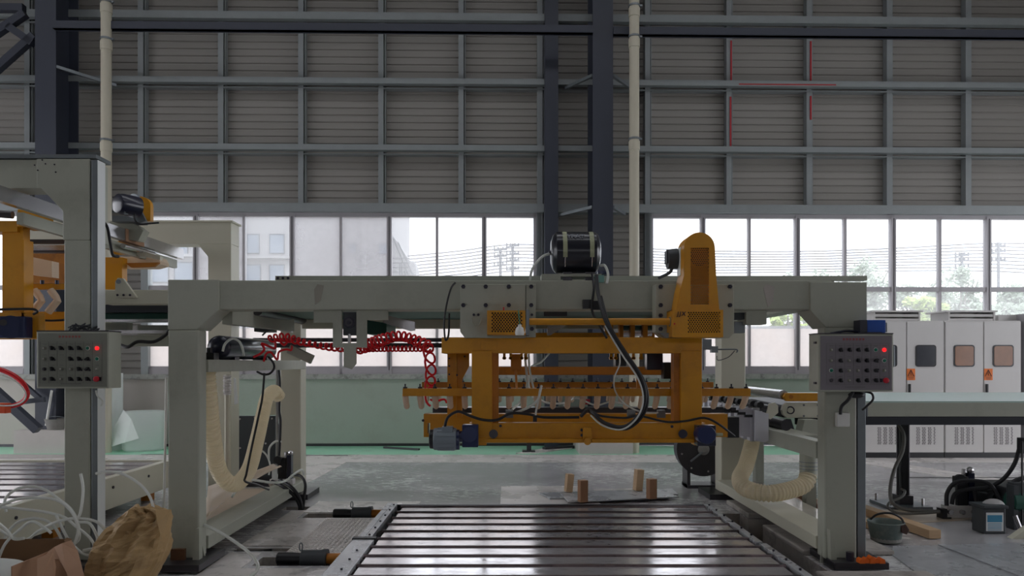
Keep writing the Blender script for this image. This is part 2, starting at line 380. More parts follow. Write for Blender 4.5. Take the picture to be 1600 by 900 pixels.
# ---- the rest of the hall (mostly out of frame), its openings shaped for the light inside
g = G()
for y0, y1 in ((-8, -4.2), (-4.0, 2.4), (3.2, 6.7), (7.9, 13.6)): g.box(-18, 18, y0, y1, 10.6, 10.7)
ceiling = struct('ceiling', g, 'clad')
struct('wall_left', G().box(-13.2, -13, -8, 1, 0, 10.7).box(-13.2, -13, 12.8, 13.4, 0, 10.7).box(-13.2, -13, 1, 12.8, 5.4, 10.7), 'clad')
struct('wall_front', G().box(-18, 18, -8.2, -8, 0, 3.2).box(-18, 18, -8.2, -8, 3.7, 10.7), 'clad')  # unseen wall added to cut the light from behind the camera
struct('wall_right', G().box(13, 13.2, -8, 1, 0, 10.7).box(13, 13.2, 12.6, 13.5, 0, 10.7).box(13, 13.2, 1, 12.6, 5.2, 10.7), 'clad')

# ---- the window wall, turned one degree
XF = Matrix.Translation((0, 13.3, 0)) @ Matrix.Rotation(math.atan(.019), 4, 'Z') @ Matrix.Translation((0, -13.3, 0))
def WU(px, y=13.3): return y*(px-VX)/(F-.019*(px-VX))
def WZ(py, y=13.3): return PZ(py, y)
YW = 13.3
ZS = WZ(587)            # sill 1.27
ZT = WZ(333)            # window head
ZH = WZ(320)
wall = struct('wall_back', G().box(-18, WU(-40), YW, YW+.24, 0, ZS-.06).box(WU(262), 18, YW, YW+.24, 0, ZS-.06), 'mint')
ob('plaster', G().box(WU(-40), WU(262), YW, YW+.24, 0, ZS-.06), 'pinkwall', wall)
ob('sill', G().box(-18, 18, YW-.05, YW+.26, ZS-.06, ZS+.03), 'sill', wall)
struct('wall_foot_line', G().box(-18, 18, YW-.012, YW, 0, .05), 'dsteel')  # thin dark line along the foot of the back wall
# corrugated cladding, one sheet per bay between the studs
def sheet(u0, u1, z0, z1, y=YW+.12):
    g = G(); prof = []; z = z0; p = .1305
    while z < z1-.001:
        for dz, dy in ((0, .02), (.008, .02), (.018, 0), (.112, .005), (.122, .02)):
            if z+dz <= z1: prof.append((z+dz, dy))
        z += p
    prof.append((z1, .02)); n = len(prof)
    for zz, dy in prof: g.v += [Vector((u0, y+dy, zz)), Vector((u1, y+dy, zz))]
    g.f = [(2*i, 2*i+1, 2*i+3, 2*i+2) for i in range(n-1)]; return g
studs = [-80, 45, 144, 222, 347, 472, 597, 722, 845, 1013, 1140, 1265, 1390, 1513, 1636, 1760]
gz = [ZH, WZ(235), WZ(132.5), WZ(33), WZ(-70), 10.6]
edges = [WU(s) for s in studs]; edges = [-18, -12.5]+edges+[14, 18]
for i in range(len(edges)-1):
    for j in range(len(gz)-1):
        ob('cladding_sheet', sheet(edges[i], edges[i+1], gz[j], gz[j+1]), 'clad', wall)
ob('cladding_sheet', sheet(WU(35), WU(222), ZS, ZH), 'clad', wall)
ob('cladding_sheet', sheet(WU(838), WU(1016), ZS, ZH), 'clad', wall)
# studs (C section with a dark gap) and girts
for s in studs:
    u = WU(s); wv = .12
    if s in (144,): continue
    ob('stud', G().box(u-.065, u+.03, YW-.03, YW+.11, ZT if 222 <= s <= 835 or s > 1020 else ZS, 10.6).box(u+.045, u+.06, YW+.0, YW+.12, ZT if 222 <= s <= 835 or s > 1020 else ZS, 10.6), 'girt', wall)
for py, h in ((235, .10), (132.5, .10), (33, .13), (-70, .1)):
    z = WZ(py)
    ob('girt', G().box(-18, 18, YW-.16, YW-.04, z-h/2, z+h/2+.0).box(-18, 18, YW-.04, YW+.1, z-h/2-.05, z-h/2-.03), 'girt', wall)
ob('head_flashing', G().box(-18, 18, YW-.10, YW+.12, ZT, ZH), 'girt', wall)
for px, y0, y1 in ((1142, 62, 128), (1266, 62, 128), (1141, 150, 230), (1266, 148, 185)):
    u = WU(px); ob('red_strip', G().box(u-.02, u+.008, YW-.045, YW-.031, WZ(y1), WZ(y0)), 'redpaint', wall)
ob('red_strip', G().box(WU(1150), WU(1300), YW-.165, YW-.16, WZ(132.5)-.03, WZ(132.5)-.01), 'redpaint', wall)  # narrow red strip along the girt
# windows
ZTR1, ZTR0 = WZ(447), WZ(454)
def window(name, u0, u1, mull, dirty=()):
    y0, y1 = YW+.02, YW+.12
    g = G().box(u0, u1, y0, y1, ZT-.07, ZT).box(u0, u1, y0, y1, ZS+.03, ZS+.13).box(u0, u0+.06, y0, y1, ZS, ZT).box(u1-.06, u1, y0, y1, ZS, ZT)
    wn = struct(name, g, 'frame')
    ob('transom', G().box(u0, u1, y0, y1, ZTR0, ZTR1), 'frame', wn)
    ed = [u0+.03]
    for i, (m_, thick) in enumerate(mull):
        t = .042 if thick else .022
        ob('mullion', G().box(m_-t, m_+t, y0-(.02 if thick else 0), y1, ZS+.03, ZT-.03), 'frame', wn); ed.append(m_)
        if thick: ob('mullion_seal', G().box(m_-.006, m_+.006, y0-.026, y0-.02, ZS+.1, ZT-.07), 'black', wn)
    ed.append(u1-.03)
    for i in range(len(ed)-1):
        d = i in dirty
        ob('window_pane', G().box(ed[i], ed[i+1], y0+.05, y0+.056, ZTR1-.02, ZT-.05), 'pane_dirty' if d else 'pane', wn)
        low = 'pane_frost'
        ob('window_pane', G().box(ed[i], ed[i+1], y0+.05, y0+.056, WZ(513), ZTR0+.02), 'pane', wn)
        ob('window_pane', G().box(ed[i], ed[i+1], y0+.05, y0+.056, ZS+.1, WZ(513)), low, wn)
        ob('window_sash', G().box(ed[i]+.02, ed[i+1]-.02, y0+.02, y0+.07, ZS+.13, ZS+.17), 'frame', wn)
window('window_1', WU(-500), WU(40), [(WU(x), x % 2 == 0) for x in (-420, -345, -270, -195, -120, -45)])
window('window_2', WU(220), WU(839), [(WU(305), 1), (WU(380), 0), (WU(456), 1), (WU(532), 0), (WU(608), 1), (WU(682.5), 0), (WU(756.5), 1)], (1, 3, 4))
window('window_3', WU(1016), WU(2000), [(WU(1099), 1), (WU(1172), 0), (WU(1247), 1), (WU(1322), 0), (WU(1397), 1), (WU(1470.5), 0), (WU(1546), 1), (WU(1620), 0), (WU(1694), 1), (WU(1768), 0), (WU(1842), 1), (WU(1916), 0)])
ob('jamb_post', G().box(WU(221), WU(232), YW-.03, YW+.15, ZS, ZT), 'girt', wall)
ob('jamb_post', G().box(WU(838), WU(846), YW-.03, YW+.15, ZS, ZT), 'girt', wall)
ob('jamb_post', G().box(WU(1008), WU(1017), YW-.03, YW+.15, ZS, ZT), 'girt', wall)
# main columns (H sections), post, strut beam, pipes, braces
def hcol(name, x0, x1, y0, y1, label):
    g = G().box(x0, x1, y0, y0+.025, 0, 10.6).box(x0, x1, y1-.025, y1, 0, 10.6).box((x0+x1)/2-.012, (x0+x1)/2+.012, y0+.025, y1-.025, 0, 10.6)
    return g
XF2 = XF
tag(ob('building_column', hcol('', PX(62, 12.5), PX(94, 12.5), 12.5, 13.18, ''), 'column'), 'wide dark blue steel column rising behind the left gantry corner', 'column')
tag(ob('building_column', hcol('', PX(925, 12.5), PX(957, 12.5), 12.5, 13.18, ''), 'column'), 'dark blue steel column right of centre, behind the black air tank', 'column')
tag(ob('building_post', G().box(PX(851, 13.0), PX(872, 13.0), 13.0, 13.2, 0, 10.6), 'column'), 'narrow dark post left of the central building column', 'post')
g = G().box(-7.63, 1.41, 12.42, 12.50, PZ(50, 12.42), PZ(38, 12.42)).box(-7.63, 1.41, 12.42, 12.54, PZ(50, 12.42), PZ(50, 12.42)+.012)
tag(ob('strut_beam', g, 'column'), 'dark horizontal strut beam left of the central column, near the top', 'beam')
g = G().box(1.76, 17.9, 12.42, 12.50, PZ(52, 12.42), PZ(40, 12.42)).box(1.76, 17.9, 12.42, 12.54, PZ(52, 12.42), PZ(52, 12.42)+.012)
tag(ob('strut_beam', g, 'column'), 'dark horizontal strut beam right of the central column, near the top', 'beam')
for a, b, lab in (((92, 109), (187, 138), 'pale brace from the left building column to the wall girt'), ((925, 117), (884, 137), 'upper left brace of the central column'), ((957, 117), (990, 139), 'upper right brace of the central column, reaching behind the pipe'), ((925, 323), (870, 337), 'lower left brace of the central column above the tank'), ((957, 323), (976, 334), 'lower right brace of the central column, ending by the pipe')):
    A_ = P(a[0], a[1], 12.52); B_ = P(b[0], b[1], 13.12)
    one('column_brace', G().bar(A_, B_, .05, .05), 'galv', lab, 'brace')
for a, b, lab in (((-30, 145), (62, 62), 'upper dark diagonal truss bar left of the left column'), ((22, 48), (60, 74), 'short dark truss bar near the top left corner'), ((-30, 82), (48, 28), 'dark truss bar crossing the top left corner'), ((-40, 20), (46, 20), 'level dark truss bar in the top left corner')):
    one('truss_bar', G().bar(P(a[0], a[1], 12.7), P(b[0], b[1], 12.7), .12, .12), 'column', lab, 'truss')
XF = None
def pipe(px, label, z0):
    Y = 12.3; X = PX(px, Y); t = thing('drain_pipe', label, 'pipe', (X, Y, z0))
    ob('pipe_body', G().cyl((X, Y, z0), (X, Y, 10.6), .083, 20), 'pipe', t, smooth=True)
    for py in ((14, 72, 230, 460) if px < 500 else (20, 68, 228, 470)):
        z = PZ(py, Y)
        ob('pipe_coupling', G().cyl((X, Y, z-.07), (X, Y, z+.07), .094, 20), 'pipe', t, smooth=True)
        ob('pipe_clip', G().cyl((X, Y, z+.1), (X, Y, z+.13), .098, 16).box(X+.09, X+.13, Y-.02, Y+.02, z+.1, z+.13), 'galv', t)
    return t
pipe(166, 'cream drain pipe running down the wall at the left', 0)
pipe(991, 'cream drain pipe right of the central dark column', 0)

# ================================================================== OUTSIDE
struct('ground_outside', G().box(-90, 90, 13.8, 120, -.3, -.1), 'ground')
t = one('yard_wall', G().box(-40, 60, 25, 25.3, -.1, PZ(514, 25)).box(-40, 60, 24.9, 25.4, PZ(514, 25), PZ(514, 25)+.1), 'extwall', 'low pale yard wall outside beyond the windows', 'wall')
def building(x0, x1, Y, ztop, wins, label, mw, mg, depth=9, parts=()):
    t = thing('far_building', label, 'building', ((PX(x0, Y)+PX(x1, Y))/2, Y, -.1))
    ob('facade', G().box(PX(x0, Y), PX(x1, Y), Y, Y+depth, -.1, ztop), mw, t)
    for a, b, c, d in wins:
        f = ob('far_window', G().pb(a-.8, b-.8, c+.8, b, Y-.08, .1).pb(a-.8, d, c+.8, d+.8, Y-.08, .1).pb(a-.8, b, a, d, Y-.08, .1).pb(c, b, c+.8, d, Y-.08, .1), 'extgrey', t)
        ob('far_pane', G().pb(a, b, c, d, Y-.03, .02), mg, f)
    for p in parts: ob('ledge', p, 'extwall', t)
    return t
building(120, 330, 34, 16, [(232, 362, 262, 395), (236, 408, 262, 440), (272, 370, 292, 400), (272, 410, 300, 440), (150, 370, 200, 400), (150, 420, 200, 450)], 'white building with blue-grey windows seen at the left end of the left window band', 'extwall', 'extglass', parts=[G().box(PX(228, 34), PX(330, 34), 33.7, 34, PZ(402, 34), PZ(398, 34)), G().box(PX(228, 34), PX(330, 34), 33.6, 34, PZ(358, 34), PZ(352, 34))])
building(358, 455, 36, 14, [(386, 366, 404, 395), (421, 366, 443, 395), (384, 414, 406, 446), (421, 414, 443, 446), (364, 366, 374, 396)], 'white building with large grey-blue windows behind the left window band', 'extwall', 'extglass', parts=[G().box(PX(360, 36), PX(455, 36), 35.6, 36, PZ(405, 36), PZ(402, 36))])
building(462, 612, 50, 19, [(479, 356, 497, 370), (479, 399, 497, 414), (592, 381, 606, 396), (545, 381, 556, 395)], 'pale tower block with few small windows behind the left window band', 'extwall', 'extglass', parts=[G().box(PX(568, 50), PX(573, 50), 49.5, 50, -.1, 19)])
# stepped stair roof at its right
t = thing('outside_stair', 'pale sloping roofed stair beside the far tower block', 'stair', (PX(634, 42), 42, -.1))
ob('stair_wall', G().pprism([(622, 380), (640, 408), (647, 408), (650, 420), (650, 612), (612, 612), (612, 366)], 42, 1.5), 'extwall', t)
for a, b in (((622, 378), (646, 432)), ((614, 372), (640, 434))): ob('handrail', G().bar(P(a[0], a[1], 41.9), P(b[0], b[1], 41.9), .05, .05), 'wire', t)
for k in range(5): ob('railing_bar', G().bar(P(613, 404+k*7, 41.9), P(640, 404+k*7, 41.9), .04, .04), 'wire', t)
for x in (625, 628, 633): ob('railing_post', G().bar(P(x, 410, 41.9), P(x, 450, 41.9), .05, .05), 'wire', t)
# utility poles and wires
def upole(px, top, Y, arms, label):
    X = PX(px, Y); t = thing('utility_pole', label, 'pole', (X, Y, -.1))
    ob('pole_shaft', G().cyl((X, Y, -.1), (X, Y, PZ(top, Y)), .09, 8), 'extgrey', t)
    for a in arms:
        z = PZ(a, Y)
        ob('cross_arm', G().bar((X-.42, Y, z), (X+.42, Y, z+.1), .08, .08), 'extgrey', t)
        for dx in (-.38, -.15, .15, .38): ob('insulator', G().cyl((X+dx, Y, z+.04), (X+dx, Y, z+.26), .05, 6), 'extgrey', t)
    return t
upole(782, 388, 46, (392, 402, 416), 'shorter of the two grey poles outside, seen left of the tank')
upole(801, 381, 47.5, (386, 398, 408, 422), 'taller of the two grey poles outside, seen left of the tank')
upole(1503, 395, 44, (401, 409, 420), 'shorter utility pole between the trees at the right')
upole(1560, 379, 44, (386, 395, 408), 'taller utility pole at the right end of the windows')
wl = []
for k in range(9):
    y0 = 400+k*5.2
    wl.append([(613, y0+3), (640, y0), (720, y0-8), (801, y0-18), (900, y0-14), (1000, 388+k*4.4), (1090, 392+k*4.3), (1250, 393+k*4.0), (1400, 388+k*4.4), (1560, 380+k*5.5), (1700, 386+k*6)])
for k, pts in enumerate(wl):
    one('overhead_wire', G().tube([P(x, y, 45) for x, y in pts], .034, 4, smooth=4), 'wire', ['highest', 'second highest', 'third highest', 'fourth highest', 'middle', 'fourth lowest', 'third lowest', 'second lowest', 'lowest'][k]+' of the thin power wires crossing outside the windows', 'wire', 'overhead power wires outside')
# trees beyond the yard wall: trunk and a crown of small leaf cards, limbs
def tree(px, top, half, Y, m, label, n=900, base=520, seed=1, dens=1.0):
    rnd = random.Random(seed); X = PX(px, Y); zt = PZ(top, Y); zb = PZ(base, Y); R = half*Y/F
    t = thing('tree', label, 'tree', (X, Y, -.1), 'trees beyond the yard wall')
    cz = (zt+zb)/2; H = (zt-zb)/2
    g = G().tube([(X, Y, -.1), (X+.1, Y, zb*.6), (X, Y, cz)], [.16, .13, .08], 6)
    for k in range(7):
        a = rnd.uniform(0, 2*PI); g.tube([(X, Y, zb*.8+(cz-zb)*.1*k), (X+math.cos(a)*R*.45, Y+math.sin(a)*R*.3, cz+H*.2*rnd.random()), (X+math.cos(a)*R*.7, Y+math.sin(a)*R*.5, cz+H*rnd.uniform(.1, .7))], [.07, .045, .02], 5)
    ob('trunk', g, 'bark', t)
    g = G(); blobs = [(rnd.uniform(-.7, .7), rnd.uniform(-.6, .6), rnd.uniform(-.7, .75), rnd.uniform(.22, .42)) for _ in range(13)]
    for _ in range(n):
        bx, by, bz, br = rnd.choice(blobs)
        d = Vector((rnd.gauss(0, 1), rnd.gauss(0, 1), rnd.gauss(0, 1))).normalized()*br*1.25*rnd.random()**.5
        c = Vector((X+(bx+d.x)*R, Y+(by+d.y)*R*.8, cz+(bz+d.z)*H))
        s_ = rnd.uniform(.06, .13); u = Vector((rnd.gauss(0, 1), rnd.gauss(0, 1), rnd.gauss(0, 1))).normalized(); v = u.orthogonal().normalized()
        g.add([c+u*s_, c+v*s_*.6, c-u*s_, c-v*s_*.6], [(0, 1, 2, 3)])
    ob('foliage', g, m, t, kind='stuff')
tree(1262, 425, 40, 31, 'leaf', 'low pale bush at the left end of the tree row outside', 1400, seed=3)
tree(1350, 398, 52, 33, 'leaf', 'tall pale tree above the right end of the gantry beam', 3400, seed=4)
tree(1432, 440, 50, 31, 'leaf', 'rounded pale tree left of the shorter pole outside', 2600, seed=5)
tree(1502, 418, 50, 38, 'leaf', 'pale tree behind the shorter utility pole', 3200, seed=6)
tree(1600, 440, 55, 33, 'leaf', 'pale tree at the right edge beneath the taller pole', 3000, seed=7)
tree(1440, 466, 42, 28, 'leaf2', 'bright yellow-green bush in front of the trees', 2600, seed=8)
tree(1232, 486, 34, 28, 'leaf2', 'yellow-green bush seen below the right end of the front beam', 1600, seed=9)
tree(1335, 480, 52, 29, 'leaf', 'wide green bush behind the white machine cabinets', 2200, seed=10)
tree(1545, 462, 52, 29, 'leaf', 'grey-green bush above the right cabinet roof units', 2600, seed=11)
tree(1650, 470, 50, 29, 'leaf', 'green bush cut by the right edge of the picture', 1500, seed=12)
tree(818, 432, 14, 30, 'leaf', 'small bush tip just above the beam left of the dark post', 250, seed=14)

# ================================================================== MAIN GANTRY
FY = 5.4
gt = thing('portal_gantry', 'large grey-green portal frame spanning the picture over the slatted table', 'gantry', (0, 6.8, 0))
ob('front_beam', G().pb(300, 438, 1300, 484, FY+.02, .22), 'grey', gt, bevel=.008)
ob('corner_plate', G().pprism([(262, 437), (342, 437), (342, 484), (308, 515), (262, 515)], FY, .25), 'grey', gt, bevel=.006)
ob('corner_plate', G().pprism([(1266, 440), (1355, 441), (1355, 512), (1291, 512), (1266, 485)], FY, .25), 'grey', gt, bevel=.006)
ob('column', G().box(PX(262, FY), PX(311, FY), FY, FY+.14, .06, PZ(515, FY)), 'grey', gt, bevel=.012)
ob('column', G().box(PX(1289, FY), PX(1339, FY), FY, FY+.14, .06, PZ(511, FY)), 'grey', gt, bevel=.012)
ob('cable_cover', G().box(PX(1341, FY), PX(1354, FY), FY+.01, FY+.12, .07, PZ(520, FY)), 'galv', gt, bevel=.004)
ob('column', G().pb(438, 505, 470, 772, 8.2, .22), 'cream', gt, bevel=.01)  # same grey-green paint; cream puts light into the rear columns and beam
ob('column', G().pb(1127, 500, 1165, 770, 8.2, .25), 'cream', gt, bevel=.01)
ob('rear_beam', G().pb(364, 482, 1198, 507, 8.2, .2), 'cream', gt, bevel=.008)
g = G().pb(430, 431, 1355, 438, 7.0, .1)
ob('upper_rail', g, 'grey', gt)
ob('rail_post', G().pb(520, 437, 526, 484, 7.02, .06), 'grey', gt)
for px in (434, 442, 450): ob('rail_bolt', G().cyl(P(px, 434.5, 7.0), P(px, 434.5, 6.985), .013, 8), 'bolt', gt)
for a in (540, 800, 1000, 1300): ob('rail_post', G().box(PX(a, 7)-.03, PX(a, 7)+.03, 7.02, 7.1, 2.1, PZ(437, 7)), 'grey', gt)
ob('cross_bar', G().box(-2.5, -2.3, 5.6, 8.3, 1.95, 2.08), 'grey', gt)
ob('cross_bar', G().box(2.42, 2.6, 5.6, 8.3, 1.95, 2.08), 'grey', gt)
ob('base_beam', G().box(-2.5, -2.26, FY+.14, 8.2, .10, .20), 'grey', gt, bevel=.006)
ob('base_beam', G().box(2.31, 2.58, FY+.14, 8.2, .10, .20), 'cream', gt, bevel=.006)
ob('base_pan', G().box(2.58, 2.76, 6.1, 8.1, .165, .195), mat('glossy_cream_pan', (214, 208, 196), .14, vary=.05, coat=.6), gt)
for y in (6.15, 7.0, 7.9): ob('pan_bearer', G().box(2.6, 2.74, y, y+.06, .052, .165), 'dsteel', gt)
ob('tie_beam', G().box(-2.36, -2.26, FY+.14, 8.2, 1.43, 1.525), 'grey', gt, bevel=.004)
ob('tie_beam', G().box(2.31, 2.41, FY+.14, 8.2, .78, .91), 'grey', gt, bevel=.004)
ob('tie_shelf', G().box(2.41, 2.62, 6.2, 8.2, .86, .89), 'grey', gt)
for x0, x1, y0, y1 in ((-2.54, -2.19, 5.2, 5.68), (2.33, 2.72, 5.26, 5.7), (-2.62, -2.2, 8.05, 8.55), (2.2, 2.62, 8.05, 8.55)):
    ob('foot_plate', G().box(x0, x1, y0, y1, .02 if y0 < 6 else .0, .07 if y0 < 6 else .06), 'dsteel', gt, bevel=.004)
for pts in ([(262, 820), (262, 880), (250, 880), (255, 830)], [(311, 826), (322, 880), (311, 880)], [(1289, 826), (1289, 880), (1282, 880), (1287, 828)], [(1338, 826), (1353, 880), (1338, 880)]):
    ob('gusset', G().pprism(pts, FY+.05, .015), 'grey', gt)
for pts in ([(1297, 828), (1301, 830), (1308, 876), (1299, 876)], [(300, 880), (306, 826), (311, 826), (311, 880)]):
    ob('gusset', G().pprism(pts, FY-.06, .06), 'grey', gt)
ob('rusty_anchor', G().box(-2.45, -2.35, 5.33, 5.36, .07, .15), mat('rust_brown', (96, 62, 36), .8, vary=.4, scale=30), gt)
ob('anchor_bolt', G().cyl((2.47, 5.33, .07), (2.47, 5.33, .13), .028, 8), 'bolt', gt)
ob('socket_box', G().pb(1308, 645, 1328, 667, FY-.04, .04), 'white', gt, bevel=.004)
ob('weld_scar', G().pprism([(491, 452), (496, 444), (506, 446), (501, 470), (492, 476)], FY+.017, .003), mat('ground_patch', (150, 146, 134), .6), gt)
ob('weld_scar', G().pprism([(1193, 450), (1198, 444), (1210, 448), (1208, 470), (1200, 480)], FY+.017, .003), 'concrete', gt)
# hanger bracket under the beam
hg = ob('hanger_bracket', G().pb(490, 483, 534, 504, FY+.08, .02).pb(520, 504, 534, 543, FY+.08, .02).pb(557, 483, 606, 500, FY+.08, .02).pb(557, 500, 573, 543, FY+.08, .02).pb(534, 536, 557, 543, FY+.08, .02).pprism([(537, 543), (556, 543), (556, 568), (549, 577), (537, 573)], FY+.08, .03), 'grey', gt)
g = G().pb(536, 488, 556, 524, FY+.1, .05); ob('bearing_block', g, 'cast', hg, bevel=.005)
for r, d in ((.042, .012), (.03, .02), (.014, .03)): g = G().cyl(P(546, 504, FY+.1), P(546, 504, FY+.1)-Vector((0, d, 0)), r, 16); ob('bearing_ring', g, 'bolt' if r != .03 else 'dsteel', hg)
ob('adjusting_bolt', G().cyl(P(546, 522, FY+.1), P(546, 537, FY+.1), .012, 8), 'steel', hg)
hg2 = ob('hanger_bracket', G().pb(1166, 484, 1198, 506, FY+.08, .2).pb(1146, 484, 1166, 488, FY+.08, .2), 'grey', gt)
ob('bearing_block', G().pb(1148, 488, 1164, 499, FY+.12, .1), 'cast', hg2)
ob('bearing_block', G().pb(1148, 503, 1164, 520, FY+.16, .1), 'galv', hg2)
# side arms running back under the conveyor
ob('conveyor_arm', G().bar((-2.15, 5.62, 1.86), (-2.05, 6.9, 1.86), .08, .13), 'grey', gt)
ob('arm_box', G().pb(397, 496, 419, 518, 6.6, .25), 'black', gt)
ob('conveyor_arm', G().pprism([(419, 501), (455, 506), (455, 520), (419, 514)], 6.9, .06), 'white', gt)
ob('perforated_arm', G().prism([(PX(602, 5.9), PZ(492, 5.9)), (PX(648, 5.9), PZ(503, 5.9)), (PX(648, 5.9), PZ(516, 5.9)), (PX(640, 5.9), PZ(517, 5.9)), (PX(598, 5.9), PZ(504, 5.9))], 5.9, 5.95), 'steel', gt)

# belt conveyor hanging under the gantry
bc = thing('overhead_belt_conveyor', 'dark green belt conveyor hanging under the gantry beam', 'conveyor', (-.3, 6.6, 1.85))
ob('belt', G().box(-2.0, 1.45, 6.0, 7.3, 1.93, 1.97), 'belt', bc, bevel=.01)
ob('belt_return', G().pprism([(573, 500), (604, 505), (604, 523), (573, 522)], 6.2, .5), 'belt', bc)
ob('side_channel', G().box(-2.05, 1.5, 7.3, 7.36, 1.84, 1.96), 'cream', bc)
ob('side_channel', G().pb(850, 486, 886, 494, 5.95, .04), 'dsteel', bc)
ob('belt_drum', G().cyl((-2.05, 6.0, 1.93), (-2.05, 7.3, 1.93), .045, 16), 'dsteel', bc, smooth=True)
ob('belt_drum', G().cyl((1.48, 6.0, 1.93), (1.48, 7.3, 1.93), .045, 16), 'dsteel', bc, smooth=True)
t = one('lower_channel_rail', G().pb(395, 528, 700, 534, 8.0, .08).pb(395, 536, 700, 543, 8.05, .1), 'dsteel', 'dark lower channel rail running behind the red coiled hose', 'rail', bevel=.003)
one('side_brace_bar', G().bar(P(452, 545, 6.2), P(488, 562, 6.2), .05, .075), 'grey', 'short slanting grey bar left of the hanging bracket', 'bar')

# ---- carriage plates
ct = thing('gantry_carriage', 'bolted grey carriage plates with orange guards hung on the front beam', 'carriage', (.6, 5.3, 1.6))
CY = 5.27
ob('carriage_plate', G().pprism([(719, 444), (821, 444), (821, 528), (726, 528), (719, 518)], CY, .12), 'grey', ct, bevel=.004)
ob('carriage_plate', G().pb(822, 444, 837, 527, CY+.01, .11), 'grey', ct, bevel=.003)
ob('carriage_plate', G().pprism([(1024, 444), (1147, 444), (1147, 520), (1140, 528), (1036, 528), (1024, 518)], CY, .12), 'grey', ct, bevel=.004)
for px, py in [(x, y) for x in (724, 759, 795, 830) for y in (448, 477)]+[(831, 492), (831, 514), (1032, 448), (1032, 477), (1032, 493), (1032, 514), (1140, 448), (1140, 477), (740.5, 492), (747.5, 492)]:
    r = .016 if py != 492 else .01
    ob('plate_bolt', G().cyl(P(px, py, CY), P(px, py, CY)-Vector((0, .016, 0)), r, 6).cyl(P(px, py, CY)-Vector((0, .016, 0)), P(px, py, CY)-Vector((0, .024, 0)), r*.5, 8), 'bolt', ct)
ob('lifting_ring', G().tube([P(744.5+7.5*math.cos(a), 497+12*math.sin(a), CY-.012) for a in [PI*k/12 for k in range(13)]], .006, 6), 'grey', ct)
# perforated guards
def guard(x0, y0, x1, y1, wx0, wy0, wx1, wy1, Y, d, rows, cols, r, name='perforated_guard', mm='orange'):
    g = G().pb(x0, y0, x1, wy0, Y, .006).pb(x0, wy1, x1, y1, Y, .006).pb(x0, wy0, wx0, wy1, Y, .006).pb(wx1, wy0, x1, wy1, Y, .006)
    g.box(PX(x0, Y), PX(x0, Y)+.006, Y+.006, Y+d, PZ(y1, Y), PZ(y0, Y)).box(PX(x1, Y)-.006, PX(x1, Y), Y+.006, Y+d, PZ(y1, Y), PZ(y0, Y))
    g.box(PX(x0, Y), PX(x1, Y), Y+.006, Y+d, PZ(y0, Y)-.006, PZ(y0, Y)).box(PX(x0, Y), PX(x1, Y), Y+.006, Y+d, PZ(y1, Y), PZ(y1, Y)+.006)
    o = ob(name, g, mm, ct)
    ob('perforated_sheet', perf(G(), PX(wx0, Y), PX(wx1, Y), PZ(wy1, Y), PZ(wy0, Y), Y, .003, rows, cols, r), mm, o)
    return o
g1 = guard(761, 485, 821, 523, 767, 488, 817, 519, 5.12, .15, 11, 11, .0068)
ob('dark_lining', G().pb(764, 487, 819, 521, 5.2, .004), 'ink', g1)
ob('end_plate', G().pb(822, 484, 827, 524, 5.14, .14), 'galv', ct)
g2 = guard(1051, 484, 1130, 527, 1074, 487, 1126, 520, 5.08, .19, 11, 13, .006)
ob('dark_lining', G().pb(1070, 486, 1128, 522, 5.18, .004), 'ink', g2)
text('guard_lettering', 'JJX', .04, P(1064.5, 490.5, 5.077), 'ink', g2, shear=.15, off=.0008)
ob('red_pilot', G().cyl(P(1054, 506, 5.08), P(1054, 506, 5.07), .006, 8), 'redbtn', g2)
ob('lid_screw', G().cyl(P(787, 480, 5.2), P(787, 485, 5.2), .006, 6), 'redbtn', g1)
# tall chain guard
Y = 5.1
def arc(cx, cy, r, a0, a1, n): return [(cx+r*math.cos(math.radians(a0+(a1-a0)*k/n)), cy-r*math.sin(math.radians(a0+(a1-a0)*k/n))) for k in range(n+1)]
top = arc(1093, 387, 24, 180, 0, 16)
g = G().pprism(top+[(1108, 387), (1079, 387)], Y, .006)
g.pprism([(1069, 387), (1079, 387), (1079, 476), (1078, 484), (1057, 484), (1062, 455), (1069, 430)], Y, .006)
g.pprism([(1108, 387), (1117, 387), (1119, 430), (1124, 484), (1108, 484)], Y, .006)
g.pprism([(1078, 476), (1108, 476), (1108, 484), (1078, 484)], Y, .006)
outl = [(1057, 484), (1062, 455), (1069, 430)]+[(x, y) for x, y in top]+[(1119, 430), (1124, 484)]
vs = [P(x, y, Y) for x, y in outl]; n = len(vs); g.add(vs+[v+Vector((0, .2, 0)) for v in vs], [(i, i+1, i+1+n, i+n) for i in range(n-1)])
tg = ob('chain_guard', g, 'orange', ct)
ob('mesh_window', perf(G(), PX(1079, Y), PX(1108, Y), PZ(476, Y), PZ(387, Y), Y+.002, .002, 31, 9, .0052), 'dorange', tg)
ob('guard_rib', G().pb(1079, 432, 1108, 437, Y+.05, .01), 'dorange', tg)
ob('guard_back', G().pprism(top+[(1119, 430), (1124, 484), (1057, 484), (1062, 455), (1069, 430)], Y+.2, .006), 'dorange', tg)
ob('sprocket', G().cyl(P(1093, 400, Y+.1), P(1093, 400, Y+.13), .07, 20), 'dsteel', tg)
dm = ob('hoist_motor', G().lathe(P(1064, 404, 5.3), (-1, 0, -.05), [(0, .06), (.03, .075), (.1, .07), (.1, .045)], 16).pb(1042, 391, 1057, 411, 5.26, .08), 'cast', ct, smooth=True)
ob('motor_plate', G().pb(1063, 386, 1069, 430, 5.2, .1), 'white', dm)
ob('motor_cable', G().tube([P(1051, 410, 5.28), P(1049, 422, 5.28), P(1043, 428, 5.3), P(1030, 434, 5.42)], .012, 8, smooth=5), 'cast', dm)
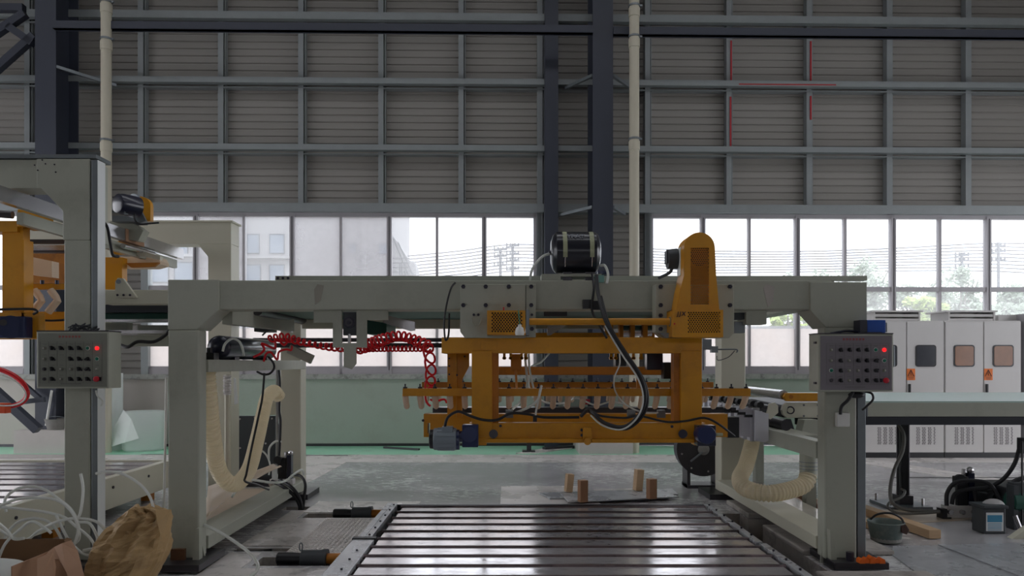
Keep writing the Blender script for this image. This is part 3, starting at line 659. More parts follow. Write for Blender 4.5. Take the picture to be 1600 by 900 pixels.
ob('lift_tube', G().cyl(P(827, 502.5, 5.16), P(1048, 502.5, 5.16), .024, 20), 'orange', ct, smooth=True)
ob('tube_flange', G().cyl(P(1046, 502.5, 5.16), P(1050, 502.5, 5.16), .034, 16), 'galv', ct)
ob('plate_foot', G().pprism([(1030, 520), (1050, 520), (1066, 528), (1040, 528)], 5.2, .08), 'galv', ct)
ob('proximity_switch', G().pb(911, 468, 925, 482, FY-.05, .06).pb(926, 470, 940, 484, FY-.02, .03), 'black', ct)
one('hanging_bottle', G().lathe(P(812, 524, 5.06), (0, 0, 1), [(0, .03), (.02, .034), (.05, .026), (.062, .012), (.075, .012)], 14), 'white', 'small white plastic bottle hung on the left orange guard', 'bottle', smooth=True)
one('green_cord', G().tube([P(812, 510, 5.06), P(811, 495, 5.09), P(810, 484, 5.115)], .004, 6), 'green', 'short green cord holding the white bottle', 'cord')

# ---- air tank on the beam
tk = thing('air_tank', 'black horizontal air tank on top of the gantry beam', 'tank', tuple(P(899, 430, 5.55)))
c0 = P(899, 395, 5.55); r = 32/207
prof = [(0, .02), (.004, r*.55), (.02, r*.86), (.04, r*.99), (.05, r), (.325, r), (.335, r*.99), (.355, r*.86), (.372, r*.55), (.376, .02)]
ob('tank_body', G().lathe(c0-Vector((.188, 0, 0)), (1, 0, 0), prof, 40), mat('black_gloss_tank', (16, 20, 34), .28, coat=.3), tk, smooth=True)
for px in (881, 922):
    X = PX(px, 5.55); pts = [(c0+Vector((X-c0.x, -math.cos(a)*(r+.002), math.sin(a)*(r+.002)))) for a in [math.radians(-20+130*k/12) for k in range(13)]]
    g = G()
    for i in range(12): g.add([pts[i]+Vector((-.016, 0, 0)), pts[i]+Vector((.016, 0, 0)), pts[i+1]+Vector((.016, 0, 0)), pts[i+1]+Vector((-.016, 0, 0))], [(0, 1, 2, 3)])
    ob('tape_strip', g, 'tape', tk)
    ob('strap_rod', G().cyl((X, c0.y-r*.95, c0.z-.04), (X, c0.y-r*.8, c0.z-.12), .004, 6), 'steel', tk)
ob('tank_bracket', G().pb(846, 428, 876, 443, 5.45, .2).pb(876, 428, 940, 432, 5.45, .2), 'grey', tk)
for px in (887, 922): ob('tank_foot', G().pb(px-7, 425, px+7, 440, 5.47, .06), 'dsteel', tk)
ob('drain_valve', G().cyl(c0+Vector((-.2, 0, 0)), c0+Vector((-.175, 0, 0)), .016, 8), 'bolt', tk)
for i, (a, b) in enumerate(((-.052, 'Y'), (-.02, 'R'), (.012, 'A'), (.045, 'T'))):
    text('chalk_letter', b, .062, (c0.x+a-.005, c0.y-r*.79, c0.z+r*.66), 'chalk', tk, rot=(math.radians(50), 0, 0))
ob('fitting', G().pb(930, 430, 944, 441, 5.40, .05), mat('teal_tape', (120, 168, 158), .5), tk)
ob('blue_fitting', G().pb(934, 423, 954, 428, 5.5, .05), 'blue', tk)
one('tank_tube', G().tube([P(860, 396, 5.55), P(846, 402, 5.5), P(832, 420, 5.45), P(828, 437, 5.5)], .010, 8, smooth=6), 'tube', 'white air tube leaving the left end of the black tank', 'tube', smooth=True)
one('tank_outlet_tube', G().tube([P(938, 415, 5.5), P(945, 415, 5.45), P(950, 428, 5.42), P(948, 443, 5.38)], .010, 8, smooth=6), 'tube', 'short white tube leaving the right end of the black tank', 'tube', smooth=True)

# ---- vacuum lifting frame (orange)
vf = thing('vacuum_lifting_frame', 'orange vacuum lifting frame with rows of suction fingers under the carriage', 'lifting frame', (.4, 5.8, .9))
ob('top_beam', G().pb(690, 527, 1097, 552, 5.32, .16), 'orange', vf, bevel=.004)
ob('top_beam_cover', G().pb(751, 532, 777, 547, 5.312, .01), 'orange', vf, bevel=.002)
ob('column', G().pb(737, 548, 769, 692, 5.31, .14), 'orange', vf, bevel=.004)
ob('column_angle', G().pb(769, 552, 779, 670, 5.35, .1), 'dorange', vf)
ob('column', G().pb(1064, 548, 1097, 692, 5.31, .14), 'orange', vf, bevel=.004)
ob('column_angle', G().pb(1053, 548, 1064, 670, 5.35, .1), 'dorange', vf)
ob('bottom_beam', G().pb(733, 661, 1103, 690, 5.33, .1).pb(733, 686, 1085, 692, 5.29, .05), 'orange', vf, bevel=.003)
ob('bottom_end', G().pb(733, 682, 760, 696, 5.30, .1).pb(1085, 680, 1104, 696, 5.30, .1), 'orange', vf, bevel=.003)
g = G().pb(662, 647, 668, 683, 5.8, .12).pb(668, 647, 672, 661, 5.8, .12).pb(668, 677, 672, 683, 5.8, .12).pb(672, 647, 1137, 683, 5.8, .12)
ob('rear_lower_beam', g, 'orange', vf)
ob('mount_column', G().pprism([(699, 552), (733, 552), (733, 572), (722, 593), (722, 652), (699, 652)], 5.7, .04).pb(708, 552, 713, 652, 5.66, .05), 'orange', vf)
ob('mid_bar', G().pb(778, 573, 1055, 586, 6.0, .08), 'dorange', vf, bevel=.01)
ob('rear_top_beam', G().pb(780, 520, 968, 528, 7.2, .15).pb(690, 530, 700, 552, 5.48, 1.9).pb(945, 508, 958, 524, 7.1, .1), 'orange', vf)
ob('rear_rail', G().pb(676, 637, 1150, 645, 6.6, .2), 'dsteel', vf)
ob('rear_rail', G().pb(778, 651, 1075, 658, 6.0, .1), 'galv', vf)
ob('rear_lower_rail', G().pb(740, 645, 1110, 651, 7.4, .1), 'dorange', vf)
for px, py in ((760, 665.5), (782, 665.5), (1050, 666.5), (1073, 666.5), (909, 672), (923, 672), (909, 680), (923, 680), (661, 657)):
    Yb = 5.33 if px > 700 else 5.8
    ob('beam_bolt', G().cyl(P(px, py, Yb), P(px, py, Yb-.012), .011, 8), 'bolt', vf)
for px in (771, 1067): ob('pivot_cap', G().cyl(P(px, 678, 5.33), P(px, 678, 5.295), .032, 20), 'bolt' if px > 800 else 'dsteel', vf)
ob('pulley_bracket', G().pb(911, 668, 925, 690, 5.29, .04).cyl(P(918, 690, 5.26), P(918, 690, 5.36), .026, 14), 'orange', vf)
ob('pulley_bracket', G().pb(1088, 662, 1102, 668, 5.28, .04), 'orange', vf)
for px, py in ((702, 560), (702, 572), (702, 585), (726, 557), (714, 586)): ob('mount_bolt', G().cyl(P(px, py, 5.66 if px < 710 else 5.7), P(px, py, 5.65), .008, 6), 'bolt', vf)
def finger_bar(px0, px1, py0, py1, Y, n, start, pitch, ln, skip=lambda x: False, m='orange'):
    b = ob('suction_bar', G().pb(px0, py0, px1, py1, Y, .05), m, vf, bevel=.003)
    f0 = c0_ = None
    for k in range(n):
        px = start+pitch*k
        if f0 is None:
            x, z = PX(px, Y), PZ(py1, Y)
            f0 = ob('suction_finger', G().tube([(x, Y+.02, z+.01), (x, Y+.06, z-ln*.5), (x, Y+.11, z-ln), (x, Y+.12, z-ln-.012)], [.024, .023, .022, .013], 12), 'cup', b, smooth=True)
            c0_ = ob('clamp_bolt', G().cyl((x, Y+.02, PZ(py0, Y)-.002), (x, Y+.02, PZ(py0, Y)+.012), .016, 8).cyl((x, Y+.02, PZ(py0, Y)), (x, Y+.02, PZ(py0, Y)+.034), .006, 6), 'bolt', b)
            fx = px
        else:
            d = ((px-fx)*Y/F, 0, 0); again(f0, b, d); again(c0_, b, d)
    return b
finger_bar(629, 1173, 607, 619, 5.5, 24, 632.5, 23.25, .085)
finger_bar(659, 1115, 597, 606, 6.75, 24, 665, 19.2, .12, m='dorange')
# hanging clamp units
for px, y0, y1, m_ in ((806, 553, 580, 'dorange'), (970, 552, 572, 'black'), (1024, 552, 578, 'navy'), (1044, 566, 592, 'black')):
    g = G().pb(px-8 if px < 1000 else px-13 if px < 1040 else px-7, y0, px+9 if px < 1000 else px+12 if px < 1040 else px+8, y1, 5.75, .1)
    ob('hanging_motor', g, m_, vf, bevel=.006)
for px in (788, 798, 815, 822, 955, 962, 990, 1002): ob('hook_bracket', G().pb(px-2, 551, px+2, 562, 5.6, .02).pb(px-3, 558, px+3, 561, 5.6, .02), 'orange', vf)
ob('hanger_rod', G().tube([P(806, 578, 5.75), P(807, 600, 5.7), P(808, 613, 5.6)], .009, 8, smooth=4), 'dorange', vf)
ob('air_cylinder', G().cyl(P(972, 517, 7.0), P(1018, 517, 7.0), .05, 14), 'steel', vf, smooth=True)
for a, b, yy in ((968, 974, 6.95), (986, 992, 6.9), (1005, 1012, 6.9), (1012, 1023, 7.1)): ob('cylinder_mount', G().pb(a, 507, b, 528, yy, .1), 'dorange', vf)
ob('bright_cover', G().pprism([(855, 508), (885, 508), (860, 524), (855, 524)], 6.9, .03), 'steel', vf)
ob('end_channel', G().pb(1137, 652, 1155, 684, 5.8, .12), 'black', vf)
ob('coil_clip', G().pb(995, 583, 1003, 615, 5.9, .02), 'dorange', vf)
ob('red_cap', G().pb(914, 624, 922, 632, 6.7, .05), 'redbtn', vf)
for px in (796, 987, 1034): ob('sensor_clip', G().pb(px-6, 641, px+6, 653, 5.6, .05), 'galv', vf)
# gear motors
gm = ob('gear_motor', G().lathe(P(678, 686, 5.25), (1, 0, 0), [(0, .073), (.005, .078), (.16, .078), (.17, .05)], 24), 'mgrey', vf, smooth=True)
ob('fan_cover', G().lathe(P(671, 686, 5.25), (1, 0, 0), [(0, .05), (.006, .068), (.033, .07), (.034, .06)], 24), 'black', gm, smooth=True)
ob('junction_box', G().pb(690, 667, 707, 679, 5.19, .09), 'mgrey', gm, bevel=.004)
g = G()
for k in range(14):
    a = 2*PI*k/14; c = P(684, 686, 5.25)+Vector((0, math.cos(a)*.078, math.sin(a)*.078)); g.box(c.x, c.x+.12, c.y-.004, c.y+.004, c.z-.008, c.z+.008, Matrix.Rotation(a, 3, 'X'))
ob('cooling_fins', g, 'mgrey', gm, kind='stuff')
ob('motor_flange', G().cyl(P(712, 687, 5.25), P(718, 687, 5.25), .072, 24), 'blue', gm)
g = G().pb(722, 664, 747, 699, 5.2, .1); ob('gearbox', g, 'blue', gm, bevel=.005)
ob('gearbox_cover', G().cyl(P(733, 679, 5.2), P(733, 679, 5.185), .055, 24).cyl(P(733, 679, 5.185), P(733, 679, 5.178), .014, 12), 'blue', gm)
ob('gearbox_neck', G().cyl(P(717, 682, 5.25), P(724, 682, 5.25), .04, 16), 'blue', gm)
gm = ob('gear_motor', G().lathe(P(1105, 680, 5.12), (0, 1, 0), [(0, .06), (.01, .066), (.12, .066), (.13, .05)], 24), 'blue', vf, smooth=True)
ob('gearbox', G().pb(1090, 665, 1119, 697, 5.2, .1), 'navy', gm, bevel=.006)
ob('shaft_end', G().cyl(P(1119, 679, 5.22), P(1129, 679, 5.22), .012, 10), 'tape', gm)

# ---- cables and hoses on the carriage
def cable(pts, r, m, name, label, cat='cable', k=8, n=6, group=None):
    return one(name, G().tube([P(*p) for p in pts], r, k, smooth=n), m, label, cat, group, smooth=True)
hb = [(932, 430, 5.3), (935, 460, 5.22), (948, 505, 5.08), (975, 550, 5.02), (1000, 588, 5.0), (1008, 620, 5.0), (999, 648, 5.02), (975, 667, 5.05), (945, 661, 5.1), (926, 645, 5.15), (918, 641, 5.22), (908, 650, 5.27)]
cable(hb, .014, 'rubber', 'hose_bundle', 'thick black hose bundle looping down from the tank in front of the orange frame', 'hose', 10)
cable([(x+4, y+3, Y+.02) for x, y, Y in hb[1:-1]], .011, 'rubber', 'black_cable', 'black cable running along the right side of the thick hose bundle')
cable([(x-3, y+4, Y-.01) for x, y, Y in hb[2:-2]], .006, 'tube', 'white_signal_cable', 'thin white cable strapped to the black hose bundle')
g = G()
hp = spline([P(*p) for p in hb], 6)
for k in (18, 24, 32, 38, 46, 54): g.cyl(hp[k]-Vector((0, 0, .004)), hp[k]+Vector((0, 0, .004)), .02, 10)
cable([(925, 428, 5.4), (928, 450, 5.3), (925, 485, 5.3), (938, 510, 5.25), (948, 528, 5.2)], .009, 'rubber', 'black_cable', 'thin black cable hanging beside the carriage sensor')
cable([(695, 667, 5.22), (700, 652, 5.2), (716, 643, 5.2), (735, 650, 5.22), (755, 656, 5.24), (777, 656, 5.24), (798, 646, 5.24), (825, 647, 5.28), (850, 652, 5.3), (905, 652, 5.3)], .010, 'rubber', 'motor_cable', 'black cable arching from the grey motor along the lower orange beam')
cable([(926, 643, 5.22), (940, 650, 5.25), (975, 653, 5.25), (1000, 650, 5.25), (1040, 659, 5.24), (1070, 658, 5.24), (1100, 653, 5.22), (1122, 662, 5.22), (1148, 682, 5.25)], .008, 'rubber', 'motor_cable', 'black cable waving along the right half of the lower orange beam')
cable([(712, 441, 5.45), (705, 450, 5.3), (698, 475, 5.28), (694, 505, 5.28), (696, 531, 5.28), (701, 522, 5.3), (702, 490, 5.35)], .007, 'rubber', 'black_cable', 'thin black cable looped at the left edge of the carriage plate')
cable([(805, 645, 5.3), (825, 637, 5.3), (840, 625, 5.3), (844, 610, 5.32), (846, 603, 5.35)], .009, 'tube', 'air_tube', 'white air tube rising to the suction bar left of centre', 'tube')
cable([(836, 656, 5.28), (838, 640, 5.3), (842, 622, 5.32), (846, 606, 5.34)], .007, 'tube', 'air_tube', 'thin white air tube standing upright on the lower orange beam', 'tube')
one('tube_socket', G().pb(833, 649, 839, 659, 5.27, .03), 'black', 'black socket at the foot of the upright white air tube', 'fitting')
cable([(968, 552, 5.7), (968, 570, 5.6), (960, 590, 5.5), (961, 610, 5.5), (975, 630, 5.4), (1000, 643, 5.35), (1028, 645, 5.4)], .006, 'tube', 'air_tube', 'thin white tube curving behind the black hose bundle', 'tube')
cable([(820, 553, 5.7), (822, 575, 5.8), (824, 600, 6.0), (815, 625, 6.1), (800, 640, 6.0)], .01, 'tube', 'air_tube', 'white tube behind the front bar right of the left orange column', 'tube')
cable([(826, 553, 5.7), (828, 580, 5.8), (836, 612, 6.0), (850, 628, 6.1), (880, 630, 6.2), (895, 622, 6.3)], .009, 'tube', 'air_tube', 'white tube bending right behind the suction fingers', 'tube')
cable([(858, 552, 6.6), (845, 566, 6.5), (830, 574, 6.3), (826, 600, 6.2), (833, 622, 6.2)], .009, 'tube', 'air_tube', 'white tube slanting down below the middle of the top orange beam', 'tube')
cable([(880, 634, 6.4), (900, 622, 6.4), (930, 633, 6.4), (955, 628, 6.4), (985, 634, 6.4)], .008, 'tube', 'air_tube', 'white tube waving behind the middle suction fingers', 'tube')
cable([(1098, 545, 6.0), (1120, 546, 6.0), (1150, 546, 6.0), (1151, 551, 6.0)], .006, 'galv', 'sensor_rod', 'thin steel rod sticking out right of the orange frame', 'rod')
cable([(1148, 548, 6.0), (1138, 558, 6.0), (1122, 563, 6.0), (1120, 556, 6.0)], .003, 'bolt', 'sensor_wire', 'thin dark wire drooping from the steel rod', 'wire')
one('small_valve', G().pb(1112, 541, 1122, 551, 5.9, .05).pb(1098, 530, 1112, 545, 5.9, .06), 'galv', 'small steel valve at the left end of the thin rod', 'valve')

# red coiled air hose
def coil(path, r, turns, wr, smooth=12, loop=.55):
    p = spline([P(*q) for q in path], smooth); L = [0]
    for i in range(1, len(p)): L.append(L[-1]+(p[i]-p[i-1]).length)
    N = int(turns*14); out = []; j = 0
    for k in range(N+1):
        s = L[-1]*k/N
        while j < len(L)-2 and L[j+1] < s: j += 1
        c = p[j].lerp(p[j+1], (s-L[j])/max(1e-6, L[j+1]-L[j])); t = (p[j+1]-p[j]).normalized()
        a = Vector((0, 1, 0)); b = t.cross(a).normalized(); th = 2*PI*turns*k/N; rr = r(k/N) if callable(r) else r
        out.append(c+a*math.cos(th)*rr+b*math.sin(th)*rr+t*math.cos(th)*rr*loop)
    return G().tube(out, wr, 6)
one('coiled_air_hose', coil([(420, 530, 6.0), (445, 527, 6.0), (470, 534, 6.0), (505, 541, 6.0), (530, 543, 6.0), (552, 546, 6.0)], lambda t: .026+.005*math.sin(t*9), 15, .009), 'red', 'bright red coiled hose running from the black air tank to the hanging bracket', 'hose', smooth=True)
one('coiled_air_hose', coil([(556, 546, 6.0), (575, 540, 6.0), (600, 530, 5.9), (625, 525, 5.9), (650, 532, 5.9), (672, 543, 5.9)], lambda t: .042+.006*math.sin(t*7), 17, .009), 'red', 'red coiled hose arching between the hanging bracket and the orange frame', 'hose', smooth=True)
one('coiled_air_hose', coil([(556, 546, 6.15), (600, 545, 6.1), (640, 545, 6.1), (670, 545, 6.1)], .02, 19, .008), 'red', 'lower straight run of red coiled hose right of the hanging bracket', 'hose', smooth=True)
one('coiled_air_hose', coil([(668, 541, 5.9), (671, 556, 5.85), (673, 580, 5.85), (672, 604, 5.8), (672, 624, 5.75)], lambda t: .042-.005*t, 5, .009, loop=1.6), 'red', 'red coiled hose hanging straight down left of the orange column', 'hose', smooth=True)
cable([(672, 624, 5.75), (680, 627, 5.75), (694, 624, 5.75), (698, 630, 5.75)], .008, 'red', 'red_tube', 'short plain red tube under the suction bar at the left', 'hose')
cable([(396, 558, 6.0), (408, 552, 6.0), (413, 545, 6.0), (409, 537, 6.0), (420, 541, 6.0), (430, 544, 6.0), (430, 531, 6.0), (437, 533, 6.0), (444, 539, 6.0), (452, 530, 6.0)], .010, 'red', 'red_tube', 'kinked red tube on the right end of the black side tank', 'hose')
cable([(412, 565, 6.0), (416, 553, 6.0), (424, 551, 6.0), (433, 562, 6.0), (436, 550, 6.0), (447, 546, 6.0), (455, 547, 6.0), (456, 540, 6.0)], .009, 'red', 'red_tube', 'looped red tube hanging at the end of the side beam', 'hose')

# ---- side tank and shelf on the left tie beam
tk = thing('side_air_tank', 'black cylindrical tank lying on the left side beam of the gantry', 'tank', (-2.33, 6.4, 1.53))
ob('tank_body', G().lathe((-2.33, 5.88, 1.625), (0, 1, 0), [(0, .03), (.01, .07), (.035, .093), (.05, .096), (1.2, .096), (1.23, .085), (1.245, .03)], 28), 'navy', tk, smooth=True)
ob('tank_saddle', G().box(-2.4, -2.27, 6.1, 6.2, 1.525, 1.55).box(-2.4, -2.27, 6.9, 7.0, 1.525, 1.55), 'bolt', tk)
ob('valve_block', G().box(-2.44, -2.3, 5.74, 5.84, 1.525, 1.58).cyl((-2.42, 5.76, 1.55), (-2.5, 5.7, 1.56), .018, 8).cyl((-2.36, 5.8, 1.57), (-2.36, 5.8, 1.62), .022, 10), 'black', tk)
cable([(348, 549, 5.72), (352, 537, 5.74), (363, 529, 5.78), (374, 534, 5.8), (379, 545, 5.84), (381, 556, 5.86)], .010, 'tube', 'tank_hose', 'white tube arching over the end of the side tank', 'tube')
cable([(410, 524, 6.5), (418, 517, 6.5), (430, 514, 6.6), (440, 508, 6.7)], .008, 'rubber', 'black_cable', 'black cable rising from the side tank to the box above')
cable([(420, 558, 6.0), (427, 567, 5.95), (428, 576, 5.95), (421, 584, 5.95), (411, 585, 5.95), (402, 581, 6.0)], .009, 'rubber', 'black_cable', 'black cable looped over the left side beam')
cable([(413, 583, 5.9), (410, 620, 5.9), (404, 650, 5.9), (393, 700, 5.9), (385, 740, 5.9), (383, 752, 6.0), (400, 757, 6.2), (420, 765, 6.6)], .009, 'rubber', 'black_cable', 'long black cable hanging down in front of the left cream hose')
cable([(435, 578, 8.0), (437, 600, 8.0), (436, 640, 8.0), (438, 660, 8.0), (436, 712, 8.0)], .016, 'rubber', 'black_hose', 'black hose hanging beside the left rear column', 'hose')
one('drop_pipe', G().cyl(P(433, 575, 8.1), P(433, 740, 8.1), .014, 8), 'mortar', 'thin grey pipe standing left of the rear left column', 'pipe')

# ================================================================== CONTROL BOXES
def control_box(x0, x1, z0, z1, label, pm, layout, cols, rows, mir, side=None):
    Y = 5.2; t = thing('control_box', label, 'control box', ((x0+x1)/2, Y+.1, z0))
    ob('enclosure', G().box(x0, x1, Y, Y+.17, z0, z1), 'grey', t, bevel=.006)
    ob('panel_face', G().box(x0+.012, x1-.012, Y-.004, Y, z0+.012, z1-.012), pm, t, bevel=.002)
    ob('hood', G().box(x0-.0, x1+.0, Y-.0, Y+.17, z1, z1+.008), 'dsteel', t)
    ob('panel_title', G(), 'redink', t) if False else None
    rnd = random.Random(3); g = G(); cx = (x0+x1)/2-.02
    for k in range(7):      # unreadable heading: separate glyph-like strokes
        xx = cx-.075+k*.023
        g.box(xx, xx+.016, Y-.0052, Y-.004, z1-.036, z1-.033); g.box(xx+.002, xx+.005, Y-.0052, Y-.004, z1-.046, z1-.028); g.box(xx+.009, xx+.012, Y-.0052, Y-.004, z1-.044, z1-.03)
    ob('heading_print', g, 'redink', t, kind='stuff')
    g = G(); gx0, gx1, gz0, gz1 = cols[0]-.032, cols[-1]+.034, rows[-1]-.028, rows[0]+.045
    for z in (gz0, gz1, gz1-.013): g.box(gx0, gx1, Y-.0052, Y-.004, z, z+.0012)
    for i in range(len(cols)+1):
        x = gx0 if i == 0 else (gx1 if i == len(cols) else (cols[i-1]+cols[i])/2); g.box(x-.0006, x+.0006, Y-.0052, Y-.004, gz0, gz1)
    for r_ in rows:
        for c_ in cols: g.box(c_-.012, c_+.014, Y-.0052, Y-.004, r_+.026, r_+.0285)
    for k in range(12): g.box(cx-.06+k*.012, cx-.052+k*.012, Y-.0052, Y-.004, z0+.03, z0+.035)
    ob('panel_print', g, 'greyink', t, kind='stuff')
    for j, row in enumerate(layout):
        for i, ch in enumerate(row):
            x, z = cols[i], rows[j]
            if ch == '-': continue
            if ch in 'WGRB':
                mm = {'W': 'labelwhite' if pm == 'x' else 'mgrey', 'G': 'green', 'R': 'redlamp', 'B': 'dsteel'}[ch]
                b = ob({'W': 'pilot_light', 'G': 'push_button', 'R': 'red_lamp', 'B': 'key_switch'}[ch], G().lathe((x, Y-.004, z), (0, -1, 0), [(0, .0125), (.006, .0125), (.007, .009), (.014, .008)], 14), 'panel' if ch == 'W' else mm, t, smooth=True)
                if ch in 'G': ob('bezel', G().lathe((x, Y-.004, z), (0, -1, 0), [(0, .0145), (.004, .0145), (.005, .012)], 16), 'white', b)
                if ch == 'W': ob('lens', G().sphere((x, Y-.013, z), .0085, 10, 6), mat('milky_lens', (168, 164, 158), .4, vary=0) if not M.get('lens') else M['lens'], b, smooth=True)
            elif ch in 'KL':
                b = ob('selector_switch', G().cyl((x, Y-.004, z), (x, Y-.012, z), .013, 14), 'black', t)
                a = .9 if ch == 'L' else -.15
                ob('switch_lever', G().box(x-.005, x+.005, Y-.03, Y-.01, z-.013, z+.015, Matrix.Rotation(a, 3, 'Y')), 'black', b)
                ob('switch_tag', G().box(x+.011, x+.019, Y-.008, Y-.004, z-.014, z-.002), 'bolt', b)
            elif ch == 'E':
                b = ob('emergency_button', G().lathe((x+.004, Y-.004, z), (0, -1, 0), [(0, .012), (.014, .012), (.015, .02), (.026, .019), (.03, .01)], 18), 'redbtn', t, smooth=True)
                ob('button_base', G().box(x+.016, x+.03, Y-.012, Y-.004, z-.014, z+.014).box(x-.03, x-.018, Y-.012, Y-.004, z-.012, z+.012), 'bolt', b)
    if side == 'latch':
        for z in (z0+.06, z1-.06): ob('side_latch', G().box(x0-.012, x0, Y+.03, Y+.06, z-.008, z+.008), 'dsteel', t)
        ob('handle', G().tube([(x1, Y+.05, z1-.08), (x1+.028, Y+.05, z1-.085), (x1+.03, Y+.05, z0+.18), (x1, Y+.05, z0+.17)], .006, 8), 'galv', t)
    return t
M['lens'] = mat('milky_lens', (168, 164, 158), .4, vary=0)
s52 = 5.2/F
colsL = [(50+z/6.92-VX)*s52 for z in (140, 228, 322, 425, 518, 608, 708)]; rowsL = [EYE-(500+z/6.92-HY)*s52 for z in (305, 420, 530, 638)]
control_box(PX(57, 5.2), PX(170, 5.2), PZ(607, 5.2), PZ(518, 5.2), 'grey-green push-button control box on the left column', 'panel', ['WKKKKGR', 'WK-KKLG', 'BKWWKLW', 'BKWKKKE'], colsL, rowsL, 0)
colsR = [(1265+z/6.92-VX)*s52 for z in (230, 328, 423, 518, 610, 710, 803)]; rowsR = [EYE-(490+z/6.92-HY)*s52 for z in (392, 508, 615, 722)]
control_box(PX(1279, 5.2), PX(1396, 5.2), PZ(612, 5.2), PZ(522, 5.2), 'mauve-grey push-button control box on the right column', 'panel2', ['WKKKKGR', 'WKWKKLG', 'GKWWKLW', 'BKWKKKE'], colsR, rowsR, 0, 'latch')
t = thing('sensor_housing', 'blue sensor housing on top of the right control box', 'sensor', tuple(P(1365, 520, 5.3)))
ob('housing', G().pb(1355, 500, 1384, 520, 5.3, .1), 'sensorblue', t, bevel=.004); ob('front_plate', G().pb(1344, 500, 1355, 520, 5.28, .1), 'navy', t)
ob('housing_end', G().pb(1384, 504, 1386, 519, 5.31, .08), 'mgrey', t)
ob('mounting_foot', G().pb(1346, 519, 1378, 522, 5.28, .1), 'navy', t)
one('blue_clutter', G().tube([P(x, y, 5.32) for x, y in ((1298, 521, ), (1310, 519), (1325, 517), (1345, 519))], .009, 6, smooth=4), 'navy', 'dark blue wire lying on top of the right control box', 'wire')
cable([(1333, 612, 5.3), (1325, 625, 5.32), (1315, 635, 5.34), (1313, 647, 5.36)], .012, 'rubber', 'socket_cable', 'black cable from the right control box to the white socket')
cable([(1352, 612, 5.3), (1362, 615, 5.28), (1364, 624, 5.28), (1355, 634, 5.3), (1348, 640, 5.35)], .008, 'rubber', 'black_cable', 'thin black cable curling below the right control box')
one('cable_knot', G().sphere(P(1338, 617, 5.33), .05, 12, 8, (1.2, .6, .5)), 'rubber', 'dark knot of cables under the right control box', 'cables', smooth=True)
g = G(); rnd = random.Random(5)
for k in range(40):
    a = P(rnd.uniform(112, 150), rnd.uniform(508, 517), 5.3+rnd.random()*.08); g.tube([a, a+Vector((rnd.uniform(-.03, .03), 0, rnd.uniform(.0, .02))), a+Vector((rnd.uniform(-.04, .04), 0, 0))], .005, 5, smooth=3)
one('wire_heap', g, 'cast', 'tangle of dark wires on top of the left control box', 'wires', kind='stuff')
cable([(150, 610, 5.3), (152, 618, 5.3), (160, 627, 5.3), (158, 634, 5.3)], .006, 'tube', 'thin_white_wire', 'thin white wire below the left control box', 'wire')

# ================================================================== SLATTED TABLE IN THE PIT
st = thing('slatted_table', 'sunken roller table with bright steel slats in the centre foreground', 'roller table', (.43, 5.3, -.45))
TX0, TX1 = -1.06, 1.925
rail = ob('side_rail', G().box(-1.20, -1.10, 5.86, 7.28, -.07, .11).box(-1.20, -1.15, 5.86, 7.28, .11, .116), 'plate', st, bevel=.004)
rail2 = ob('side_rail', G().box(-1.23, -1.06, 4.02, 5.84, -.07, .11), 'plate', st, bevel=.004)
ob('rail_end_cap', G().box(-1.235, -1.05, 5.80, 5.86, .05, .118), 'rubber', st)
ob('side_rail', G().box(1.925, 1.98, 5.74, 7.28, -.07, .105), 'plate', st, bevel=.004)
ob('side_rail', G().box(1.94, 1.995, 4.02, 5.70, -.07, .105), 'plate', st, bevel=.004)
ob('end_rail', G().box(-1.1, 1.95, 7.26, 7.30, .0, .10), 'dsteel', st)
for x in (-1.0, .43, 1.85):
    for y in (6.8, 4.2): ob('table_leg', G().box(x, x+.1, y, y+.1, -.45, -.05), 'dsteel', st)
ob('under_tray', G().box(-1.1, 1.95, 4.02, 7.2, -.07, -.05), 'dsteel', st)
slat = roller = None
Y = 7.215; k = 0
while Y > 4.3:
    y_f = Y-.045-.172
    if slat is None:
        slat = ob('slat', G().box(TX0+.02, TX1-.02, y_f-.014, y_f+.196, .078, .088), 'slat', st, bevel=.003); Y0 = Y
        roller = ob('roller', G().cyl((TX0, Y, .082), (TX1, Y, .082), .019, 12), 'rod', st, smooth=True)
        edge = ob('slat_edge_strip', G().box(TX0, TX1, Y+.022, Y+.027, .05, .09), 'steel', st)
    else:
        for o in (slat, roller, edge): again(o, st, (0, Y-Y0, 0))
    Y -= .262; k += 1
for y in [4.2+.25*i for i in range(13)]:
    if not 5.65 < y < 5.9:
        for x in (-1.125, 1.96): ob('rail_bolt', G().cyl((x, y, .104), (x, y, .12), .009, 6), 'bolt', st)
def shaft_motor(x1, Y, z, label, L=.36):
    t = thing('drive_motor', label, 'motor', (x1-.25, Y, -.1))
    ob('motor_body', G().lathe((x1-.33, Y, z), (1, 0, 0), [(0, .05), (.01, .066), (.15, .068), (.17, .074), (.2, .074), (.2, .03)], 20), 'cast', t, smooth=True)
    ob('motor_tail', G().lathe((x1-.33-L*.5, Y, z), (1, 0, 0), [(0, .04), (.01, .05), (L*.3, .05), (L*.5, .045)], 16), 'black', t, smooth=True)
    ob('coupling', G().cyl((x1-.13, Y, z), (x1-.02, Y, z), .042, 16), 'dorange', t, smooth=True)
    ob('motor_cradle', G().box(x1-.5, x1-.1, Y-.04, Y+.04, -.1, z-.03), 'dsteel', t)
    ob('eye_bolt', G().tube([(x1-.33+.012*math.cos(a), Y, z+.09+.03*math.sin(a)) for a in [2*PI*k/14 for k in range(15)]], .005, 6), 'galv', t)
    return t
shaft_motor(-1.24, 5.56, .02, 'dark sunken drive motor with orange coupling, the nearer of two')
shaft_motor(-1.21, 7.22, .02, 'dark sunken drive motor with orange coupling, the farther of two')
